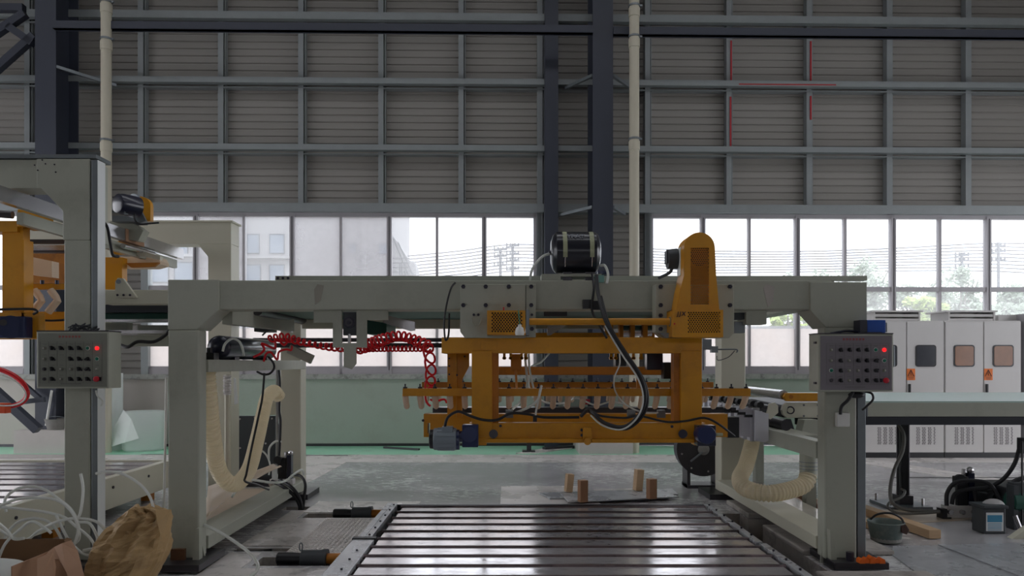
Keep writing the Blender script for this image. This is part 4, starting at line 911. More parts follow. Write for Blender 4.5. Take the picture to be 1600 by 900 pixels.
# concrete kerbs in the pit on the right
one('concrete_footing', G().box(2.305, 3.0, 7.075, 7.8, .002, .05), 'concrete', 'concrete footing block beside the far end of the slatted table', 'block', bevel=.01)
one('concrete_footing', G().box(2.29, 3.0, 5.72, 6.65, .002, .04), 'concrete', 'rough concrete footing block beside the near end of the slatted table', 'block', bevel=.01)
one('concrete_footing', G().box(2.16, 2.95, 4.3, 5.2, -.02, .035), 'concrete', 'broken concrete edge in front of the right gantry foot', 'block', bevel=.015)

# ================================================================== CORRUGATED HOSES, BLOWERS
def corr(path, r, name, label, sm=14, group=None, rib=.028):
    p = spline([Vector(q) for q in path], sm); L = [0]
    for i in range(1, len(p)): L.append(L[-1]+(p[i]-p[i-1]).length)
    n = int(L[-1]/(rib/4)); out = []; j = 0
    for k in range(n+1):
        s = L[-1]*k/n
        while j < len(L)-2 and L[j+1] < s: j += 1
        out.append(p[j].lerp(p[j+1], (s-L[j])/max(1e-6, L[j+1]-L[j])))
    return one(name, G().tube(out, [r, r*1.0, r*.86, r*.86], 20), 'hose', label, 'hose', group)
corr([P(323, 583, 5.75), P(326, 620, 5.8), P(332, 680, 5.95), P(342, 735, 6.15), P(365, 757, 6.3), P(388, 735, 6.6), P(401, 690, 7.0), P(410, 650, 7.3), P(417, 622, 7.5), P(428, 611, 7.7), P(436, 620, 7.8)], .068, 'corrugated_hose', 'cream corrugated hose hanging in a deep loop inside the left gantry leg')
corr([P(1176, 683, 7.6), P(1173, 700, 7.5), P(1165, 728, 7.3), P(1156, 748, 7.0), P(1165, 763, 6.75), P(1200, 771, 6.6), P(1237, 765, 6.65), P(1258, 755, 6.7), P(1264, 735, 6.75)], .078, 'corrugated_hose', 'cream corrugated hose sweeping along the floor inside the right gantry leg', rib=.034)
t = thing('hose_elbow', 'grey duct stub feeding the right cream hose from above', 'duct', tuple(P(1265, 738, 6.75)))
ob('duct_pipe', G().cyl(P(1264, 740, 6.75), P(1264, 705, 6.75), .082, 24), 'grey', t, smooth=True)
for y in (733, 728, 722): ob('clamp_ring', G().cyl(P(1264, y, 6.75), P(1264, y-1.2, 6.75), .086, 24), 'galv', t)
ob('duct_reducer', G().pprism([(1257, 656), (1278, 656), (1283, 690), (1250, 690)], 6.7, .15), 'grey', t)
ob('duct_pipe', G().cyl(P(1264, 706, 6.75), P(1264, 688, 6.75), .07, 20), 'grey', t)
def blower(px, py, Y, r, label):
    c = P(px, py, Y); t = thing('blower', label, 'blower', (c.x, Y+.1, 0))
    ob('scroll_housing', G().cyl(c, c+Vector((0, .2, 0)), r, 40), 'cast', t)
    ob('housing_rim', G().cyl(c-Vector((0, .012, 0)), c, r+.012, 40), 'dsteel', t)
    ob('shaft_boss', G().lathe(c-Vector((0, .012, 0)), (0, -1, 0), [(0, .07), (.02, .06), (.03, .03)], 24), 'mortar', t)
    ob('brace_strip', G().bar(c+Vector((-.16, -.03, -.14)), c+Vector((.02, -.03, 0)), .02, .02), 'galv', t)
    for k in range(8): a = 2*PI*k/8+.2; ob('rim_bolt', G().cyl(c+Vector((math.cos(a)*r*.86, -.012, math.sin(a)*r*.86)), c+Vector((math.cos(a)*r*.86, -.022, math.sin(a)*r*.86)), .012, 6), 'steel', t)
    ob('stand', G().box(c.x-r*.62, c.x-r*.5, Y, Y+.25, 0, c.z-r*.5).box(c.x+r*.5, c.x+r*.62, Y, Y+.25, 0, c.z-r*.5).box(c.x-r*.62, c.x+r*.9, Y-.02, Y+.28, 0, .04), 'dsteel', t)
    ob('outlet', G().box(c.x+r*.2, c.x+r, Y+.02, Y+.18, c.z, c.z+r*1.05), 'cast', t)
    return t
blower(1099, 702, 8.8, .31, 'dark round blower on a stand left of the right rear column')
t = blower(392, 712, 8.9, .36, 'dark blower half hidden behind the left cream hose')
ob('front_sheet', G().pb(371, 650, 430, 745, 8.75, .05), 'cast', t)
g = G()
for x, y in ((375, 655), (398, 652), (425, 654), (409, 672), (415, 693), (391, 690), (393, 731), (375, 700)): g.cyl(P(x, y, 8.75), P(x, y, 8.74), .012, 6)
ob('rivets', g, 'steel', t, kind='stuff')
one('duct_box', G().pb(415, 622, 436, 648, 8.6, .2).pb(424, 626, 440, 632, 8.55, .05), 'cream', 'cream duct box at the upper end of the left cream hose', 'duct', bevel=.005)
cable([(262, 684+0, 5.85)]+[], .01, 'tube', 'x', 'x') if False else None
# wrapped white pipe beside the rear portal column
t = thing('wrapped_pipe', 'cream upright pipe with plastic wrap beside the left rear portal column', 'pipe', tuple(P(355, 760, 7.9)))
ob('pipe_body', G().cyl(P(355, 755, 7.9), P(355, 585, 7.9), .027, 12), 'pipe', t, smooth=True)
g = G(); rnd = random.Random(2)
ob('plastic_wrap', G().tube([P(355, 617-k*1.6, 7.9) for k in range(20)], [.04, .034, .043, .036, .046], 9), 'bag', t)
one('paper_strip', G().prism([(PX(365, 7.6), PZ(590, 7.6)), (PX(368, 7.6), PZ(592, 7.6)), (PX(372, 7.6), PZ(630, 7.6)), (PX(366, 7.6), PZ(632, 7.6))], 7.6, 7.61), 'labelwhite', 'white paper strip hanging by the wrapped pipe', 'paper')

# tan plastic sheet draped on the left base
g = G(); N = 14
for i in range(N+1):
    f = i/N; a = P(421-f*60, 722+f*50+18*f*f, 7.6-f*1.3)
    row = []
    for j in range(9):
        q = j/8; p1 = P(440-120*f**.9, 730+55*f+25*f*f, 7.7-1.75*f); p0 = P(425-100*f**1.2, 726+35*f, 7.6-.6*f)
        v = p0.lerp(p1, q); v.z = max(v.z+.01*math.sin(q*9+f*3), .215); g.v.append(v)
n = 9
for i in range(N):
    for j in range(8): g.f.append((i*n+j, i*n+j+1, (i+1)*n+j+1, (i+1)*n+j))
o = one('plastic_sheet', g, 'tan', 'tan plastic sheet draped over the left base beam below the hose', 'sheet', smooth=True)
so = o.modifiers.new('thick', 'SOLIDIFY'); so.thickness = .006
one('base_tray', G().box(-3.1, -2.5, 5.7, 8.1, .10, .12), 'tan', 'tan tray sheet lying on the floor left of the left base beam', 'tray')

# valve unit at left rear foot
def valve_unit(c, s, label):
    t = thing('valve_unit', label, 'valve', (c.x, c.y, c.z-.12*s)); V = Vector
    ob('manifold', G().box(c.x-.12*s, c.x+.14*s, c.y-.05, c.y+.05, c.z-.12*s, c.z-.02*s), 'cab', t, bevel=.005)
    ob('solenoid', G().box(c.x-.03*s, c.x+.06*s, c.y-.045, c.y+.04, c.z-.02*s, c.z+.22*s), 'black', t, bevel=.005)
    ob('solenoid', G().box(c.x+.07*s, c.x+.12*s, c.y-.04, c.y+.04, c.z-.02*s, c.z+.25*s), 'navy', t, bevel=.005)
    ob('gauge', G().cyl((c.x-.02*s, c.y-.05, c.z+.2*s), (c.x-.02*s, c.y-.08, c.z+.2*s), .045*s, 16), 'rubber', t)
    ob('gauge_plate', G().box(c.x-.1*s, c.x-.04*s, c.y-.03, c.y-.02, c.z-.02*s, c.z+.13*s), 'labelwhite', t)
    for x in (-.1, 0, .1): ob('fitting', G().cyl((c.x+x*s, c.y-.05, c.z-.07*s), (c.x+x*s, c.y-.085, c.z-.07*s), .02*s, 8), 'steel', t)
    ob('top_fitting', G().sphere((c.x+.1*s, c.y, c.z+.27*s), .03*s, 8, 6).cyl((c.x+.05*s, c.y, c.z+.2*s), (c.x+.05*s, c.y, c.z+.28*s), .02*s, 8), 'steel', t)
    return t
valve_unit(P(440, 745, 7.9), .95, 'small hydraulic valve block at the foot of the left rear column')
for k, (dx, lab) in enumerate(((0, 'black hydraulic hose bending from the left valve into the floor slot, lower one'), (6, 'black hydraulic hose bending from the left valve into the floor slot, middle one'))):
    cable([(425+dx*2, 752-dx*.3, 7.7), (442+dx*2, 760, 7.6), (460+dx, 775, 7.58), (468+dx*.5, 790, 7.58), (468+dx*.5, 800, 7.58)], .019, 'rubber', 'hydraulic_hose', lab, 'hose', 10)
cable([(455, 742, 7.8), (470, 744, 7.7), (477, 757, 7.65), (475, 778, 7.62), (473, 796, 7.62)], .015, 'rubber', 'hydraulic_hose', 'thin black hose arching right of the left valve into the floor slot', 'hose')
cable([(362, 777, 6.6), (378, 754, 6.7), (393, 750, 6.8), (425, 754, 7.2), (445, 752, 7.6), (458, 742, 7.7), (471, 734, 7.8), (475, 742, 7.85)], .012, 'tube', 'air_tube', 'white tube winding past the left valve block', 'tube')
cable([(420, 718, 8.0), (421, 700, 8.0), (430, 690, 8.0), (440, 690, 8.0)], .012, 'tube', 'air_tube', 'short white tube above the left valve block', 'tube')
cable([(398, 702, 8.0), (410, 705, 8.0), (418, 714, 8.0), (422, 728, 8.0), (420, 742, 8.0)], .01, 'tube', 'air_tube', 'thin grey-white tube hanging left of the valve block', 'tube')
cable([(318, 820, 5.5), (335, 827, 5.42), (360, 842, 5.35), (385, 860, 5.3), (402, 880, 5.1), (400, 893, 5.02), (385, 905, 4.9)], .012, 'tube', 'air_tube', 'white tube running from the left column base to the bottom edge', 'tube')
cable([(330, 858, 5.9), (360, 862, 5.9), (400, 862, 5.92), (425, 859, 5.92)], .012, 'rubber', 'black_cable', 'black cable lying in the narrow floor slot at the left')
cable([(330, 862, 5.86), (365, 866, 5.88), (405, 861, 5.9), (412, 864, 5.92)], .009, 'rubber', 'black_cable', 'second black cable lying in the narrow floor slot at the left')
one('white_pole', G().cyl(P(260, 590, 7.0), P(256, 806, 7.0), .012, 8), 'white', 'thin white pole standing left of the left gantry column', 'pole', smooth=True)

# ================================================================== RIGHT: CONVEYOR, CABINETS
cv = thing('glass_conveyor', 'long conveyor with pale glass top leading off to the right', 'conveyor', (4.5, 7.7, 0))
ob('side_panel', G().box(2.75, 8.5, 7.0, 7.05, .99, 1.12), 'grey', cv)
ob('side_panel', G().box(2.75, 8.5, 9.0, 9.05, .99, 1.12), 'grey', cv)
ob('under_channel', G().box(2.75, 8.5, 7.0, 7.08, .91, .985), 'blackbelt', cv)
for k in range(5): ob('glass_strip', G().box(3.4, 8.5, 7.02+k*.42, 7.02+k*.42+.4, 1.12, 1.135), 'glassedge', cv)
ob('end_plate', G().prism([(PX(1222, 6.9), PZ(641, 6.9)), (PX(1224, 6.9), PZ(634, 6.9)), (PX(1230, 6.9), PZ(629, 6.9)), (PX(1300, 6.9), PZ(629, 6.9)), (PX(1300, 6.9), PZ(653, 6.9)), (PX(1230, 6.9), PZ(653, 6.9)), (PX(1224, 6.9), PZ(648, 6.9))], 6.9, 6.95), 'cream', cv, bevel=.003)
ob('pulley_ring', G().cyl(P(1235, 641, 6.9), P(1235, 641, 6.89), .038, 20).cyl(P(1235, 641, 6.89), P(1235, 641, 6.885), .03, 20), 'bolt', cv)
ob('pulley_hub', G().cyl(P(1235, 641, 6.89), P(1235, 641, 6.88), .026, 20), 'cream', cv)
for px in (1256, 1278):
    for py in (633, 650): ob('panel_bolt', G().cyl(P(px, py, 6.9), P(px, py, 6.89), .01, 8), 'galv', cv)
ob('orange_arm', G().pprism([(1225, 620), (1229, 614), (1295, 614), (1295, 627), (1229, 627)], 6.88, .05), 'orange', cv, bevel=.003)
ob('arm_pivot', G().cyl(P(1236, 620, 6.88), P(1236, 620, 6.87), .02, 12), 'dorange', cv)
ob('end_belt', G().hprism([(PX(1168, 8.3), 8.6), (PX(1222, 6.95), 6.95), (3.4, 6.95), (3.4, 8.6)], .98, 1.1), 'blackbelt', cv, bevel=.02)
ob('end_roller', G().cyl(P(1170, 610, 8.3), P(1224, 617, 6.95), .045, 20), 'steel', cv, smooth=True)
for xx, yy in ((2.95, 7.3), (6.3, 7.3), (6.3, 8.8), (2.95, 8.8)): ob('conveyor_leg', G().box(xx, xx+.1, yy, yy+.1, 0, .95), 'grey', cv)
lx = PX(1411, 7.7)
leg = ob('jack_leg', G().box(lx-.034, lx+.034, 7.66, 7.75, .1, .92), 'black', cv)
for dx in (-.058, .058): ob('tie_rod', G().cyl((lx+dx, 7.7, .05), (lx+dx, 7.7, .92), .011, 8), 'dsteel', leg)
bp_ = ob('base_plate', G().box(lx-.23, lx+.2, 7.5, 7.95, 0, .03), 'galv', cv, bevel=.003)
for dx, dy in ((-.18, .1), (.15, .1), (-.18, .4), (.15, .4)): ob('anchor_bolt', G().cyl((lx+dx, 7.5+dy, .03), (lx+dx, 7.5+dy, .1), .015, 8), 'steel', bp_)
ob('leg_socket', G().box(lx-.07, lx+.07, 7.63, 7.78, .03, .12), 'dsteel', leg)
cable([(1404, 664, 7.55), (1412, 680, 7.5), (1410, 705, 7.45), (1397, 735, 7.4), (1391, 765, 7.3), (1395, 786, 7.2), (1415, 796, 7.15), (1445, 799, 7.1), (1468, 799, 7.1)], .018, 'ghose', 'leg_hose', 'grey hose hanging from the conveyor and curling round the jack leg foot', 'hose')
cable([(1408, 764, 7.55), (1414, 768, 7.5), (1408, 777, 7.4), (1390, 785, 7.3), (1388, 794, 7.2), (1405, 802, 7.1), (1440, 802, 7.08), (1468, 800, 7.05)], .013, 'ghose', 'leg_hose', 'second grey hose running from the jack leg foot to the valve', 'hose')
# row of hanging pads with rollers at the conveyor end
pr = thing('pad_rack', 'row of hanging pale pads with small rollers at the conveyor end', 'rack', (2.3, 7.3, .9))
ob('rack_shaft', G().cyl((2.33, 6.55, 1.10), (2.33, 8.3, 1.10), .022, 12), 'dsteel', pr)
ob('rack_end', G().prism([(2.27, 1.03), (2.31, 1.0), (2.38, 1.06), (2.38, 1.12), (2.35, 1.15), (2.3, 1.14)], 6.5, 6.52), 'cream', pr)
ob('rack_bar', G().box(2.26, 2.3, 6.5, 8.3, .94, .99), 'black', pr)
pad = None
for k in range(9):
    y = 6.56+k*.19
    if pad is None:
        pad = ob('hanging_pad', G().box(2.17, 2.185, y, y+.15, .80, 1.09).box(2.15, 2.26, y, y+.004, .80, 1.07), 'padgrey', pr)
        rl = ob('pad_roller', G().cyl((2.25, y+.02, 1.12), (2.25, y+.1, 1.12), .032, 12), 'rubber', pr, smooth=True)
        tip = ob('pad_tip', G().box(2.2, 2.24, y+.01, y+.1, 1.06, 1.1), 'steel', pr)
    else:
        for o in (pad, rl, tip): again(o, pr, (0, k*.19, 0))
ob('drop_sheet', G().prism([(PX(1178, 6.5), PZ(640, 6.5)), (PX(1199, 6.5), PZ(646, 6.5)), (PX(1199, 6.5), PZ(688, 6.5)), (PX(1194, 6.5), PZ(691, 6.5)), (PX(1178, 6.5), PZ(688, 6.5))], 6.47, 6.49), 'padgrey', pr)
ob('drop_sheet', G().pprism([(1155, 636), (1177, 638), (1177, 684), (1155, 681)], 6.6, .02), 'padgrey', pr)
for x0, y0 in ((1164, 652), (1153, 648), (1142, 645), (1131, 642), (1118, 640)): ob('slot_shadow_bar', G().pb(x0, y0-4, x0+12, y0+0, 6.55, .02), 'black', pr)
one('tie_beam_drum', G().cyl((2.45, 6.5, .95), (2.45, 7.4, .95), .05, 16), 'dsteel', 'dark roller lying on the right side beam under the conveyor', 'roller', smooth=True)
one('dark_gusset_plate', G().pprism([(1200, 652), (1236, 655), (1243, 676), (1238, 684), (1200, 684)], 7.3, .03), 'cast', 'dark plate under the conveyor end, behind the pads', 'plate')

# cabinets
def cabinet(x0, x1, doors, label, sign_px, first=False):
    Y = 11.6; t = thing('machine_cabinet', label, 'cabinet', ((PX(x0, Y)+PX(x1, Y))/2, Y+.4, 0))
    ob('carcass', G().box(PX(x0, Y), PX(x1, Y), Y+.02, Y+.9, .08, PZ(501, Y)), 'cab', t, bevel=.006)
    ob('plinth', G().box(PX(x0, Y), PX(x1, Y), Y+.01, Y+.85, .0, .09), 'black', t)
    for a, b, w0, w1, wm in doors:
        d = ob('door', G().pb(a+.8, 503, b-.8, 660, Y, .02), 'cab', t, bevel=.004)
        wx0, wx1, wy0, wy1 = w0, w1, 539, 573
        pts = []
        for cx, cy, a0 in ((wx1-4, wy0+4, 0), (wx0+4, wy0+4, 90), (wx0+4, wy1-4, 180), (wx1-4, wy1-4, 270)):
            pts += [(cx+4*math.cos(math.radians(a0+i*22.5)), cy-4*math.sin(math.radians(a0+i*22.5))) for i in range(5)]
        ob('window_seal', G().pprism([(VX+(x-VX), y) for x, y in pts], Y-.012, .012), 'black', d)
        ob('door_window', G().pprism([((wx0+wx1)/2+(x-(wx0+wx1)/2)*.9, 556+(y-556)*.9) for x, y in pts], Y-.016, .004), wm, d)
        v = ob('vent_panel', G().pb(a+.8, 662, b-.8, 707, Y, .02), 'cab', t, bevel=.004)
        g = G(); m0 = (w0+w1)/2-1
        for i in range(10):
            for j in range(11):
                if (i % 3 == 2): continue
                x = m0-14+i*3.0+(.7 if j % 2 else 0); y = 668+j*2.5; g.pb(x, y, x+1.9, y+1.1, Y-.004, .004)
        ob('vent_slots', g, 'ink', v, kind='stuff')
    for sx in sign_px:
        s = ob('warning_sign', G().pb(sx, 576, sx+13, 594, Y-.006, .006), 'sign', t)
        cx = sx+6.5; A_, B_, C_ = P(cx, 578, Y-.009), P(cx-5, 588, Y-.009), P(cx+5, 588, Y-.009)
        ob('warning_triangle', G().tube([A_, B_, C_, A_], .006, 5).bar(P(cx+.8, 581, Y-.009), P(cx-.6, 584.5, Y-.009), .01, .004).bar(P(cx-.6, 584, Y-.009), P(cx+.4, 586.5, Y-.009), .01, .004), 'ink', s)
        ob('warning_caption', G().pb(sx+2, 590, sx+11, 590.8, Y-.008, .002).pb(sx+3, 592, sx+10, 592.6, Y-.008, .002), 'ink', s)
        ob('door_handle', G().pb(sx+4, 600, sx+6.6, 614, Y-.03, .03), 'black', t, bevel=.003)
    return t
cabinet(1352, 1475.5, [(1352, 1416.5, 1371, 1402, 'winint'), (1416.5, 1475.5, 1431, 1463, 'winint')], 'white machine cabinet nearer the right control box, with warning sign', [1417])
cabinet(1476.5, 1596, [(1476.5, 1537, 1491, 1523, 'winorange'), (1537, 1596, 1552, 1584, 'winorange')], 'white machine cabinet at the right edge with amber-tinted windows', [1538])
one('machine_cabinet', G().pb(1602, 490, 1700, 718, 11.6, .9), 'frame', 'dark grey cabinet side cut by the right picture edge', 'cabinet')
for a, b, lab in ((1365, 1438, 'white slotted roof unit on the left machine cabinet'), (1482, 1555, 'white slotted roof unit on the right machine cabinet')):
    t = thing('roof_unit', lab, 'vent unit', tuple(P((a+b)/2, 500.5, 11.9)))
    ob('cover', G().pb(a-3, 485, b+4, 487.5, 11.7, .6), 'cab', t)
    ob('louvre', G().pb(a, 491, b, 495, 11.75, .5), 'cab', t); ob('louvre', G().pb(a, 498, b, 501, 11.75, .5), 'cab', t)
    ob('corner_post', G().pb(a, 487, a+2.5, 501, 11.74, .5), 'cab', t); ob('corner_post', G().pb(b-2.5, 487, b, 501, 11.74, .5), 'cab', t)
one('roof_box', G().pb(1560, 492, 1595, 501, 11.8, .4), 'cab', 'plain low box at the right end of the cabinet roof', 'box')

# hydraulic unit, black case, hoses at the right
vu = valve_unit(P(1497, 785, 7.1), 1.15, 'grey hydraulic valve block on the floor at the right')
ob('valve_foot', G().box(PX(1468, 7.1), PX(1482, 7.1), 7.05, 7.15, 0, .1), 'black', vu)
cable([(1479, 790, 7.0), (1480, 770, 7.0), (1493, 754, 6.95), (1520, 751, 6.9), (1545, 756, 6.85), (1560, 775, 6.8), (1585, 805, 6.75), (1594, 812, 6.7)], .019, 'rubber', 'hydraulic_hose', 'outer black hose looping from the right valve to the picture edge', 'hose', 10)
cable([(1487, 788, 7.0), (1492, 772, 7.0), (1510, 765, 6.95), (1545, 761, 6.9), (1568, 748, 6.85), (1585, 725, 6.8), (1593, 700, 6.75)], .019, 'rubber', 'hydraulic_hose', 'black hose rising from the right valve to the upright cylinder', 'hose', 10)
cable([(1522, 766, 7.0), (1525, 785, 7.0), (1522, 808, 6.95), (1521, 822, 6.9)], .019, 'rubber', 'hydraulic_hose', 'black hose dropping to the floor from the right valve', 'hose', 10)
cable([(1525, 765, 7.0), (1545, 766, 6.95), (1556, 768, 6.9)], .018, 'rubber', 'hydraulic_hose', 'short black hose between the right valve and the black hopper', 'hose', 10)
cable([(1530, 797, 7.0), (1545, 797, 6.9), (1552, 798, 6.8)], .014, 'galv', 'steel_fitting_pipe', 'short steel pipe from the right valve to the black case', 'pipe')
cable([(1578, 765, 6.7), (1584, 753, 6.7), (1600, 747, 6.7), (1615, 750, 6.7)], .022, 'rubber', 'case_handle_hose', 'black hose arching over the teal machine at the right edge', 'hose')
one('upright_cylinder', G().cyl(P(1597, 830, 6.6), P(1597, 690, 6.6), .008, 8).cyl(P(1597, 708, 6.72), P(1597, 684, 6.72), .04, 12), 'rubber', 'thin black upright rod with a clamp at the right edge', 'rod')
t = thing('tool_case', 'black case with a blue and white label at the right edge', 'case', (4.35, 6.5, 0))
ob('case_body', G().box(PX(1537, 6.45), PX(1572, 6.45), 6.45, 6.62, 0, .225), 'cast', t, bevel=.01)
ob('case_rim', G().box(PX(1535, 6.45), PX(1574, 6.45), 6.43, 6.64, .225, .25), 'cast', t, bevel=.005)
lb = ob('case_label', G().pb(1541, 801, 1568, 830, 6.447, .004), 'labelwhite', t)
ob('label_picture', G().pb(1543, 805, 1566, 816, 6.445, .003), 'labelblue', lb)
for k in range(5): ob('label_line', G().pb(1543.5, 818+k*2.4, 1565, 819+k*2.4, 6.446, .002), 'labelblue', lb)
one('plastic_bag', G().sphere(P(1552, 790, 6.56), .10, 14, 9, (1, .6, .62)), 'bag', 'crumpled clear plastic bag on the black case', 'bag', smooth=False)
t = thing('teal_machine', 'dark teal machine with black hopper cut by the right edge', 'machine', (4.75, 6.9, 0))
ob('machine_body', G().box(PX(1574, 6.7), PX(1640, 6.7), 6.7, 7.2, 0, .36), 'rubber', t, bevel=.02)
ob('machine_drum', G().cyl(P(1578, 783, 6.66), P(1640, 783, 6.66), .09, 20), 'belt', t, smooth=True)
ob('machine_frame', G().box(PX(1574, 6.7), PX(1640, 6.7), 6.62, 6.7, .32, .42).box(PX(1572, 6.7), PX(1580, 6.7), 6.6, 6.7, 0, .4), 'cast', t, bevel=.005)
ob('hopper', G().pprism([(1548, 788), (1551, 775), (1562, 764), (1576, 760), (1578, 800), (1552, 800)], 6.85, .3), 'rubber', t)
ob('steel_nozzle', G().cyl(P(1586, 806, 6.55), P(1594, 826, 6.5), .02, 10), 'steel', t)
one('bench_foot', G().bar(P(1578, 846, 6.3), P(1606, 826, 6.3), .07, .05), 'cream', 'pale bar foot on the plate at the right edge', 'bar')

# timber, bucket, plates
def timber(x0, y0, x1, y1, w_, h_, label, z=0.006, m='wood'): return one('timber_beam', G().bar((x0, y0, z+h_/2), (x1, y1, z+h_/2), w_, h_), m, label, 'timber', bevel=.004)
timber(3.62, 6.25, 3.50, 7.6, .11, .075, 'thick pale timber beam right of the right gantry leg')
timber(3.28, 6.5, 3.22, 7.8, .08, .06, 'thin timber lying left of the thick pale beam')
timber(2.92, 6.75, 3.02, 7.95, .1, .07, 'reddish timber lying behind the right base beam', m='rwood')
timber(3.12, 7.2, 3.2, 8.3, .09, .08, 'short dark timber crossing behind the right gantry leg', m='rwood')
t = thing('mortar_bucket', 'muddy round bucket on the floor right of the right gantry leg', 'bucket', (PX(1384, 6.15), 6.15, .014))
bx = PX(1384, 6.15)
ob('bucket_shell', G().lathe((bx, 6.15, .014), (0, 0, 1), [(0, .02), (0, .112), (.15, .14), (.16, .147), (.165, .14), (.155, .132), (.02, .1), (.02, .02)], 28), 'bucket', t, smooth=True)
ob('bucket_content', G().cyl((bx, 6.15, .02), (bx, 6.15, .11), .118, 24), 'mortar', t)
t = thing('plug_lead', 'black lead with a brown plug arching over the muddy bucket', 'cable', tuple(P(1414, 834, 6.05)))
ob('lead', G().tube([P(1357, 815, 6.3), P(1370, 804, 6.2), P(1392, 802, 6.1), P(1408, 810, 6.1), P(1414, 823, 6.05)], .009, 8, smooth=6), 'rubber', t, smooth=True)
ob('plug', G().pprism([(1408, 822), (1416, 820), (1421, 828), (1417, 836), (1409, 832)], 6.02, .05), mat('brown_plug', (70, 44, 34), .5), t, bevel=.004)
one('steel_sheet', G().hprism([(2.98, 5.72), (3.12, 5.98), (4.6, 6.12), (4.6, 4.2), (2.95, 4.2), (2.86, 5.0)], .0, .012), 'plate', 'large bright steel sheet on the floor at the lower right', 'plate')
one('steel_sheet', G().hprism([(3.5, 6.0), (3.56, 6.02), (3.62, 5.1), (3.55, 5.1)], .014, .022), 'plate', 'narrow grey strip lying on the large steel sheet', 'strip')
g = G(); rnd = random.Random(11)
for k in range(5): x0_ = 2.50+k*.036; h_ = rnd.uniform(.015, .05); g.prism([(x0_, .07), (x0_+.038, .07), (x0_+.036, .078+h_*.6), (x0_+.018, .074+h_), (x0_+.002, .078+h_*.5)], 5.24+.01*(k % 2), 5.30)
one('warning_tape', g, 'hazard', 'crumpled orange tape on the right gantry foot', 'tape')

# centre floor: board, strips, blocks
one('white_board', G().hprism([(-.09, 7.62), (.98, 7.62), (.9, 8.9), (-.09, 8.9)], .003, .012), 'palefloor', 'dusty white board lying on the floor behind the slatted table', 'board')
one('white_board', G().hprism([(.95, 8.0), (1.75, 8.3), (1.55, 8.75), (1.0, 8.7)], .003, .010), 'palefloor', 'small white board under the right two wooden blocks', 'board')
one('metal_strip', G().hprism([(PX(843, 8.2), 8.35), (PX(1054, 8.5), 8.62), (PX(1058, 8.3), 8.25), (PX(860, 7.9), 8.0)], .014, .03), 'plate', 'long grey metal strip under the wooden blocks, farther back', 'strip', bevel=.002)
one('metal_strip', G().hprism([(PX(876, 8.2), 8.22), (PX(1040, 8.3), 8.3), (PX(1062, 8.0), 8.02), (PX(888, 7.7), 7.72)], .032, .045), 'plate', 'long grey metal strip under the wooden blocks, in front', 'strip', bevel=.002)
def block(px, y0, y1, w_, lean, label, zb=.05):
    Yb = F*(EYE-zb)/(y1-HY); s = F/Yb; h = (y1-y0)/s; w2 = w_/s; x = PX(px, Yb); g = G()
    g.box(x-w2/2, x+w2/2, Yb, Yb+w2*.9, zb, zb+h, Matrix.Rotation(lean, 3, 'Y')@Matrix.Rotation(.35, 3, 'Z'), (x, Yb+w2/2, zb))
    one('wooden_block', g, 'wood' if lean else 'rwood', label, 'block', bevel=.003)
block(888, 741, 769, 11, .1, 'leaning pale wooden block, leftmost of four', .04)
block(911, 751, 785, 13, 0, 'upright brown wooden block, second from left of four', .047)
block(997, 734, 767, 12, .08, 'tall leaning wooden block with a red stripe, third of four', .035)
block(1019, 749, 780, 13, 0, 'upright brown wooden block, rightmost of four', .047)
struct('trim_1', G().box(PX(905, 12.1), PX(989, 12.1), 12.1, 13.25, 0, PZ(668, 12.1)), 'palecon')
struct('trim_2', G().box(PX(18, 12.1), PX(118, 12.1), 12.15, 13.2, 0, PZ(673, 12.1)), 'palecon')
t = thing('spare_stand', 'small iron stand on the green floor near the back wall', 'stand', (PX(826, 12.3), 12.3, 0))
ob('stand_post', G().box(PX(823, 12.3), PX(830, 12.3), 12.27, 12.33, .04, .6), 'dsteel', t); ob('stand_foot', G().box(PX(816, 12.3), PX(836, 12.3), 12.2, 12.4, 0, .04), 'dsteel', t)
one('leaning_board', G().hprism([(PX(806, 12.2), 12.1), (PX(840, 12.2), 12.15), (PX(900, 12.8), 12.9), (PX(860, 12.8), 12.9)], .005, .02), 'palefloor', 'thin pale board lying by the small iron stand', 'board')
one('scrap_bar', G().bar((PX(850, 12.6), 12.6, .03), (PX(895, 12.9), 12.9, .03), .1, .05), 'dsteel', 'dark scrap bar on the green floor left of the pale plinth', 'scrap')
one('scrap_bar', G().bar((PX(600, 12.9), 12.9, .02), (PX(655, 12.6), 12.6, .02), .05, .03), 'cast', 'dark bar on the green floor behind the grey motor', 'bar')

# ================================================================== LEFT GANTRY
lg = thing('left_gantry', 'taller grey-green portal frame cut by the left edge', 'gantry', (-3.9, 6.8, 0))
ob('front_beam', G().pb(-260, 249, 60, 294, FY+.02, .22), 'grey', lg, bevel=.006)
ob('corner_plate', G().pprism([(57, 248), (140, 248), (140, 375), (98, 375), (98, 330), (64, 294), (57, 294)], FY, .25), 'grey', lg, bevel=.006)
ob('column', G().box(PX(100, FY), PX(141, FY), FY, FY+.17, .05, PZ(375, FY)), 'grey', lg, bevel=.008)
ob('cable_cover', G().box(PX(143, FY), PX(152, FY), FY+.0, FY+.1, .05, PZ(250, FY)), 'galv', lg, bevel=.003)
ob('lit_cover_side', G().box(PX(152, FY)+.001, PX(152, FY)+.004, FY-.0, FY+.1, .05, PZ(250, FY)), 'labelwhite', lg)  # white skin puts the window light into the colour of this side
ob('top_rail', G().pb(-200, 241, 150, 247, FY, .2), 'galv', lg)
ob('foot_plate', G().box(-3.4, -2.95, 5.25, 5.7, 0, .05), 'dsteel', lg)
for px, py in ((54, 258), (59, 266), (66, 250), (71, 256), (85, 257), (87, 269)): ob('beam_bolt', G().cyl(P(px, py, FY), P(px, py, FY-.008), .006, 6), 'bolt', lg)
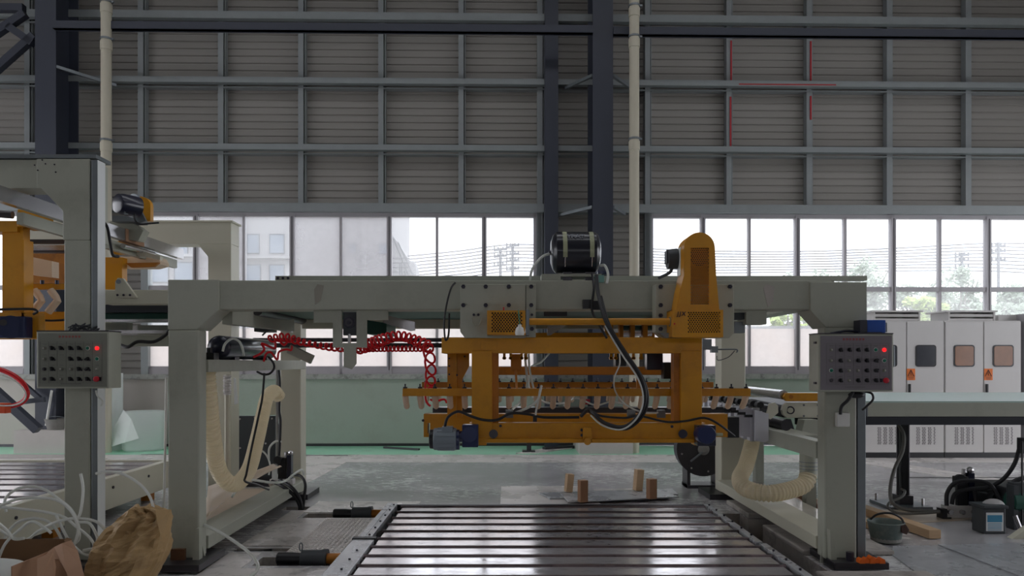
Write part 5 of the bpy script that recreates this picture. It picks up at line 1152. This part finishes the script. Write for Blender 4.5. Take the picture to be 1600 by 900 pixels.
ob('rear_beam', G().pb(30, 346, 361, 381, 8.2, .25).pb(30, 344, 363, 347, 8.18, .29), 'cream', lg, bevel=.005)  # cream instead of grey-green puts light into the rear beam and column
ob('rear_column', G().pb(325, 381, 361, 778, 8.2, .25).pprism([(308, 381), (326, 381), (326, 402)], 8.2, .2), 'cream', lg, bevel=.005)
ob('side_rail', G().bar((-3.65, 4.6, 2.71), (-3.65, 8.2, 2.71), .06, .11), 'steel', lg)
ob('side_rail', G().bar((-3.72, 5.6, 2.60), (-3.72, 8.2, 2.60), .05, .09), 'grey', lg)
ob('tape_wrap', G().bar((-3.65, 6.95, 2.71), (-3.65, 7.3, 2.71), .07, .12), 'card', lg)
ob('cross_beam', G().pb(160, 453, 265, 475, 5.7, .15), 'cream', lg, bevel=.004)
ob('pivot_bracket', G().pprism([(180, 465), (180, 440), (184, 434), (192, 435), (213, 464), (213, 465)], 5.67, .03), 'cream', lg)
for px in (183.5, 193, 203): ob('bracket_bolt', G().cyl(P(px, 461, 5.67), P(px, 461, 5.66), .009, 8), 'bolt', lg)
ob('bracket_pin', G().cyl(P(185, 440, 5.67), P(185, 440, 5.655), .018, 12), 'galv', lg)
t = thing('left_belt_conveyor', 'dark belt conveyor running behind the left control box', 'conveyor', tuple(P(210, 505, 6.2)))
ob('belt', G().pb(120, 476, 275, 488, 6.0, .8), 'blackbelt', t); ob('belt_underside', G().pb(120, 489, 275, 498, 6.1, .6), 'belt', t)
ob('side_channel', G().pb(120, 499, 275, 503, 6.0, .05).pb(120, 516, 275, 521, 6.2, .05), 'steel', t)
ob('frame_box', G().pb(165, 504, 198, 520, 6.25, .1).pb(215, 508, 262, 524, 6.25, .1), 'grey', t); ob('lower_beam', G().pb(150, 524, 275, 541, 6.4, .1), 'grey', t)
cable([(186, 538, 5.9), (200, 542, 5.85), (215, 534, 5.85), (240, 534, 5.85), (258, 524, 5.85), (264, 515, 5.85)], .014, 'rubber', 'black_hose', 'black ribbed hose sagging between the two left columns', 'hose')
cable([(162, 347, 5.6), (168, 356, 5.6), (172, 378, 5.6), (176, 398, 5.65), (185, 401, 5.7)], .011, 'rubber', 'black_hose', 'black hose curving down right of the left gantry corner', 'hose')
# left carriage, orange
lc = thing('left_carriage', 'orange lifting carriage hung in the left gantry', 'carriage', (-4.0, 6.2, 1.8))
ob('column', G().pb(3, 352, 36, 520, 6.0, .09), 'orange', lc, bevel=.004); ob('column_side', G().box(PX(36, 6), PX(36, 6)+.02, 5.98, 6.1, PZ(500, 6), PZ(375, 6)), 'orange', lc)
ob('column_cap', G().pb(27, 327, 60, 354, 5.95, .2), 'orange', lc, bevel=.004)
ob('top_beam', G().pb(-40, 345, 27, 362, 5.97, .15), 'orange', lc)
ob('guide_rod', G().cyl(P(-60, 330, 5.9), P(20, 336, 5.95), .03, 14), 'dsteel', lc, smooth=True)
ob('guide_rod', G().cyl(P(55, 345, 6.3), P(100, 356, 6.9), .03, 14), 'steel', lc, smooth=True)
for y0, y1, m_ in ((374, 380, 'dsteel'), (383, 391, 'steel'), (391, 394, 'dsteel')): ob('cross_rod', G().pb(40, y0, 118, y1, 6.4, .05), m_, lc)
ob('cross_beam', G().pb(45, 396, 118, 442, 6.9, .1), 'dorange', lc)
ob('cover_box', G().pprism([(47, 401), (81, 408), (81, 433), (47, 429)], 6.3, .1), 'cup', lc)  # beige box stands in for the lit side of a cylinder
sb = ob('suction_bar', G().pb(40, 443, 112, 452, 6.2, .06), 'orange', lc)
for px in (66, 89): ob('clamp_bolt', G().cyl(P(px, 444, 6.2), P(px, 438, 6.2), .016, 8), 'bolt', lc)
for px in (54, 79): ob('suction_finger', G().tube([P(px, 453, 6.2), P(px+8, 464, 6.2), P(px+11, 470, 6.2), P(px+4, 478, 6.2), P(px-4, 488, 6.2)], .03, 12), 'cup', lc, smooth=True)
ob('lower_beam', G().pb(36, 487, 112, 500, 6.3, .1).pb(60, 500, 112, 516, 6.6, .1), 'orange', lc)
ob('lower_box', G().pb(-60, 488, 60, 530, 5.98, .0801), 'orange', lc, bevel=.004)
ob('end_box', G().pb(38, 492, 61, 529, 5.9, .08), 'orange', lc, bevel=.003)
gb = ob('gearbox', G().pb(-12, 494, 38, 528, 5.8, .12), 'blue', lc, bevel=.01)
ob('gearbox_cover', G().cyl(P(17, 511, 5.8), P(17, 511, 5.77), .09, 24), 'blue', gb, smooth=True); ob('gearbox_shaft', G().cyl(P(5, 504, 5.8), P(5, 504, 5.7), .025, 12), 'dsteel', gb)
ob('rear_column', G().pb(163, 402, 186, 452, 7.4, .1).box(PX(186, 7.4), PX(186, 7.4)+.03, 7.4, 7.5, PZ(452, 7.4), PZ(402, 7.4)), 'orange', lc)
ob('rear_mount', G().pb(175, 377, 195, 396, 7.1, .1), 'orange', lc)
ob('rear_beam', G().pprism([(188, 401), (246, 401), (250, 408), (250, 413), (235, 417), (188, 417)], 7.5, .2), 'cup', lc)
ob('rear_beam_tip', G().pprism([(196, 411), (248, 410), (240, 417), (205, 418)], 7.44, .04), 'dorange', lc)
ob('rear_rod', G().cyl(P(192, 384, 6.9), P(240, 397, 7.6), .025, 12), 'steel', lc, smooth=True)
ob('rear_channel', G().pprism([(160, 378), (175, 378), (250, 400), (250, 406), (160, 388)], 7.3, .06), 'cream', lc)
cable([(-10, 484, 5.85), (20, 483, 5.85), (50, 483, 5.85), (58, 487, 5.85), (52, 491, 5.85)], .01, 'rubber', 'black_cable', 'black cable lying along the left orange carriage')
cable([(60, 500, 6.1), (80, 501, 6.1), (100, 500, 6.1)], .009, 'rubber', 'black_cable', 'thin black cable behind the left gantry column')
# blue motor with orange guard on the rail
mt = thing('hoist_motor', 'dark blue motor with orange guard on the left gantry rail', 'motor', tuple(P(200, 345, 7.0)))
ob('motor_body', G().lathe(P(182, 317, 6.6), (.52, .85, -.02), [(0, .06), (.01, .085), (.05, .095), (.2, .095), (.21, .07)], 28), 'navy', mt, smooth=True)
g = G()
for k in range(5): g.bar(P(194, 324+k*2.5, 6.60), P(206, 326+k*2.2, 6.72), .006, .006)
ob('cooling_fins', g, 'mgrey', mt, kind='stuff')
ob('motor_flange', G().lathe(P(207, 321, 6.80), (.52, .85, -.02), [(0, .11), (.02, .11)], 20), 'mgrey', mt)
ob('belt_guard', G().pprism(arc(220, 322, 15, 150, 0, 10)+[(235, 345), (222, 345), (213, 328)], 7.0, .06), 'orange', mt)
ob('motor_mount', G().pb(175, 337, 215, 346, 6.9, .2).pprism([(212, 325), (218, 325), (228, 345), (216, 350)], 6.8, .03), 'galv', mt)
cable([(213, 327, 6.7), (210, 342, 6.7), (218, 350, 6.7), (235, 349, 6.75), (248, 348, 6.8)], .009, 'rubber', 'black_cable', 'black cable curling under the dark blue hoist motor')
g = G()
ob('rail_carriage', G().pprism([(172, 346), (196, 344), (214, 352), (224, 360), (216, 376), (180, 372), (164, 360)], 7.0, .12), 'grey', mt)

# left slatted table
lt = thing('left_slatted_table', 'raised roller table with steel slats behind the left control column', 'roller table', (-6, 6.4, 0))
ob('side_rail', G().box(-3.9, -3.82, 4.4, 8.3, .1, .4), 'cream', lt, bevel=.006)
ob('end_rail', G().box(-10, -3.82, 8.3, 8.36, .1, .4), 'cream', lt)
for y in (5.0, 5.7, 6.4, 7.1, 7.8): ob('rail_bolt', G().cyl((-3.82, y, .3), (-3.81, y, .3), .014, 8), 'bolt', lt)
for y in (4.6, 6.3, 8.0): ob('table_leg', G().box(-4.0, -3.9, y, y+.1, 0, .1), 'dorange', lt)
slat = None; Y = 8.24
while Y > 4.5:
    if slat is None:
        slat = ob('slat', G().box(-10, -3.9, Y-.27, Y-.07, .375, .395), 'slat', lt, bevel=.003); Y0 = Y
        roller = ob('roller', G().cyl((-10, Y-.02, .36), (-3.9, Y-.02, .36), .028, 12), 'rod', lt, smooth=True)
    else:
        for o in (slat, roller): again(o, lt, (0, Y-Y0, 0))
    Y -= .31
ob('under_tray', G().box(-10, -3.9, 4.4, 8.3, .28, .3), 'dsteel', lt)
for y in (4.9, 5.15): ob('lower_flap', G().prism([(-3.8, .28), (-3.66, .1), (-3.68, .09), (-3.82, .27)], y, y+.18), 'galv', lt)

# foam rolls, bucket with stick, red hoop
t = thing('foam_roll', 'short fat roll of white foam sheet standing by the back wall', 'foam roll', (PX(225, 12.85), 12.85, 0))
c = Vector((PX(225, 12.7), 12.7, 0)); rr = .34
ob('roll_body', G().lathe(c, (0, 0, 1), [(0, rr*.9), (.03, rr), (.62, rr), (.67, rr*.93), (.68, rr*.3)], 32), 'foam', t, smooth=True)
ob('loose_end', G().add([P(193, 640, 12.3), P(205, 655, 12.2), P(217, 685, 12.15), P(196, 691, 12.2), P(174, 698, 12.3), P(178, 668, 12.4)], [(0, 1, 2, 3, 4, 5)]), 'foam', t)
t = one('foam_roll', G().cyl((PX(174, 12.7), 12.7, 0), (PX(174, 12.7), 12.7, PZ(583, 12.7)), .18, 24), 'foam', 'tall narrow roll of white foam standing behind the left cream pipe', 'foam roll', smooth=True)
t = thing('mixing_bucket', 'grey mortar bucket standing on the plinth of the left building column', 'bucket', (PX(79, 12.2), 12.28, PZ(675, 12.15)))
bc_ = Vector((PX(80, 12.2), 12.32, PZ(673, 12.1)))
ob('bucket_shell', G().lathe(bc_, (0, 0, 1), [(0, .02), (0, .12), (.17, .165), (.18, .17), (.17, .15), (.1, .13), (.1, .02)], 22), 'mortar', t, smooth=True)
ob('bucket_handle', G().tube([bc_+Vector((.17*math.cos(a), 0, .17+.05*math.sin(a))) for a in [PI*k/8 for k in range(9)]], .006, 6), 'galv', t)
one('mixing_stick', G().cyl(P(72, 665, 12.3), P(81, 610, 12.3), .02, 8), 'white', 'pale stick standing in the grey mortar bucket', 'stick')
one('leaning_beam', G().bar(P(-30, 590, 11.6), P(60, 672, 11.7), .16, .12), 'column', 'dark steel bar slanting down to the left plinth', 'bar')
one('leaning_beam', G().bar(P(34, 598, 12.2), P(66, 626, 12.2), .07, .07), 'column', 'short dark steel bar beside the left building column', 'bar')
one('leaning_beam', G().bar(P(35, 628, 12.0), P(70, 624, 12.0), .06, .08), 'column', 'level dark steel bar beside the left building column', 'bar')
one('red_hose_loop', G().tube([P(-10+52*math.cos(a)+8*math.sin(a), 604+34*math.sin(a)*.9+6*math.cos(a), 6.6) for a in [2*PI*k/40 for k in range(41)]], .022, 10), 'red', 'red hose hanging in a round loop at the left edge', 'hose', smooth=True)
one('red_hose_loop', G().tube([P(-14+54*math.cos(a)+8*math.sin(a), 606+30*math.sin(a)*.9+8*math.cos(a), 6.5) for a in [-1.6+PI*k/20 for k in range(30)]], .007, 8), 'white', 'thin white line running beside the red hose loop', 'cord', smooth=True)
one('orange_fitting', G().pb(-10, 630, 8, 646, 6.5, .08), mat('vermilion', (226, 82, 32), .5), 'orange-red fitting at the left picture edge below the red hose', 'fitting', bevel=.005)
one('floor_grate', G().hprism([(-8.3, 11.5), (-6.6, 11.6), (-6.6, 12.0), (-8.3, 12.0)], .004, .01), 'palecon', 'pale concrete strip in front of the left plinth', 'strip')

# ---- foreground left: carton, paper sack, tubing
t = thing('cardboard_carton', 'open torn brown cardboard carton in the lower left corner', 'box', (-3.35, 4.4, 0))
X0, X1, Y0, Y1, H = -3.95, -2.86, 4.03, 4.76, .36
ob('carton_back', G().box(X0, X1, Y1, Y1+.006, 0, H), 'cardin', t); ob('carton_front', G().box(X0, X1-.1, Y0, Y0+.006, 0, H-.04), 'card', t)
ob('carton_side', G().box(X1, X1+.006, Y0+.2, Y1, 0, H-.03), 'card', t); ob('carton_side', G().box(X0, X0+.006, Y0, Y1, 0, H), 'card', t); ob('carton_bottom', G().box(X0, X1, Y0, Y1, 0, .006), 'card', t)
def flap(pts, th, m, name='carton_flap'):
    o = ob(name, G().add(pts, [tuple(range(len(pts)))]), m, t); s = o.modifiers.new('t', 'SOLIDIFY'); s.thickness = th; return o
flap([P(58, 876, 4.5), P(85, 856, 4.6), P(97, 850, 4.6), P(112, 845, 4.62), P(122, 862, 4.55), P(128, 885, 4.4), P(134, 910, 4.3), P(110, 915, 4.25), P(104, 895, 4.35), P(92, 875, 4.5)], .006, 'card')
flap([P(58, 874, 4.35), P(83, 862, 4.4), P(88, 885, 4.35), P(84, 915, 4.2), P(58, 915, 4.2)], .006, 'card')
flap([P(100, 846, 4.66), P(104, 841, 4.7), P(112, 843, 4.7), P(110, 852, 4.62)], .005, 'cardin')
one('foam_wrap', G().sphere((-3.1, 4.45, .2), .16, 16, 10, (1.5, 1.0, .7)), 'foam', 'white foam packing inside the cardboard carton', 'packing', smooth=True)
one('foam_wrap', G().sphere((-3.5, 4.3, .16), .15, 16, 10, (1.5, .8, .7)), 'bag', 'clear plastic wrap inside the cardboard carton', 'packing')
# paper sack
sil = [(793, 214, 232), (798, 203, 252), (806, 192, 266), (818, 178, 266), (832, 167, 263), (846, 158, 262), (860, 151, 260), (875, 146, 255), (890, 142, 246), (905, 140, 238), (918, 140, 232)]
g = G(); rnd = random.Random(9); K = 40; ph = [rnd.uniform(0, 6.3) for _ in range(12)]
sil2 = []
for i in range(len(sil)-1):
    for j in range(3): f = j/3; sil2.append(tuple(sil[i][q]*(1-f)+sil[i+1][q]*f for q in range(3)))
sil2.append(sil[-1]); rs = []
for i, (py, xl, xr) in enumerate(sil2):
    f = i/(len(sil2)-1); dep = .04+.17*min(1, f*1.6); ring = []
    for k in range(K):
        a = 2*PI*k/K; cx = (xl+xr)/2; hw = (xr-xl)/2
        cr = .016*math.sin(a*4+f*4+ph[0])+.011*math.sin(a*9-f*7+ph[1])+.014*abs(math.sin(a*6+f*8+ph[2]))+.006*rnd.uniform(-1, 1)
        base = P(cx, py, 4.85); ring.append(Vector((base.x+math.cos(a)*(hw*4.85/F+cr*.5), 4.85+math.sin(a)*(dep+cr*1.6), max(0.004, base.z+cr*.5))))
    rs.append(ring)
o = one('paper_sack', G().rings(rs[::-1]), 'sack', 'crumpled brown paper sack leaning on the left gantry column foot', 'sack')
one('sack_fold', G().add([P(243, 797, 4.68), P(268, 796, 4.72), P(268, 820, 4.74), P(262, 845, 4.72), P(256, 862, 4.7), P(252, 840, 4.66), P(246, 818, 4.64)], [(0, 1, 2, 3, 4, 5, 6)]), 'sack', 'folded mouth of brown paper at the right of the sack', 'paper')
# loops of white tubing
L = [
 ([(10, 800), (8, 780), (25, 765), (50, 760), (72, 766), (92, 780), (110, 795), (121, 815), (124, 840), (116, 850)], 'white tube making the tall arch left of the control column'),
 ([(-5, 870), (5, 845), (25, 818), (55, 810), (80, 818), (95, 840), (95, 850)], 'white tube making a low arch above the carton'),
 ([(-5, 792), (30, 795), (70, 800), (100, 808), (118, 822), (140, 840), (150, 858)], 'white tube sloping across the left table towards the sack'),
 ([(150, 740), (170, 737), (195, 742), (220, 758), (235, 778), (240, 800), (238, 820), (225, 835)], 'white tube arching right over the brown paper sack'),
 ([(88, 805), (105, 840), (125, 862), (140, 868), (150, 866), (146, 858), (130, 860)], 'white tube curling between carton and sack'),
 ([(-5, 825), (20, 840), (42, 843), (60, 830), (90, 815), (120, 810), (150, 815), (166, 830)], 'white tube lying low behind the carton'),
 ([(126, 740), (130, 765), (126, 800), (120, 815), (140, 818), (152, 840), (150, 852), (165, 835)], 'thin tube hanging in front of the control column'),
 ([(0, 790), (28, 780), (60, 778), (90, 782), (112, 800), (122, 825), (118, 845), (112, 858)], 'second white tube arch just inside the tall one'),
 ([(-5, 880), (8, 850), (30, 828), (50, 815), (70, 825), (80, 833)], 'white tube at the far left bending over the carton edge'),
 ([(-5, 815), (12, 830), (22, 842), (38, 841)], 'short white tube end at the left picture edge')]
for k, (pts, lab) in enumerate(L): cable([(x, y, 4.95-.03*k) for x, y in pts], .0095, 'tube', 'white_tube', lab, 'tube', group='loose white tubes in the lower left')
for o in list(bpy.data.objects):
    if o.name.startswith('x'): print('stray', o.name)
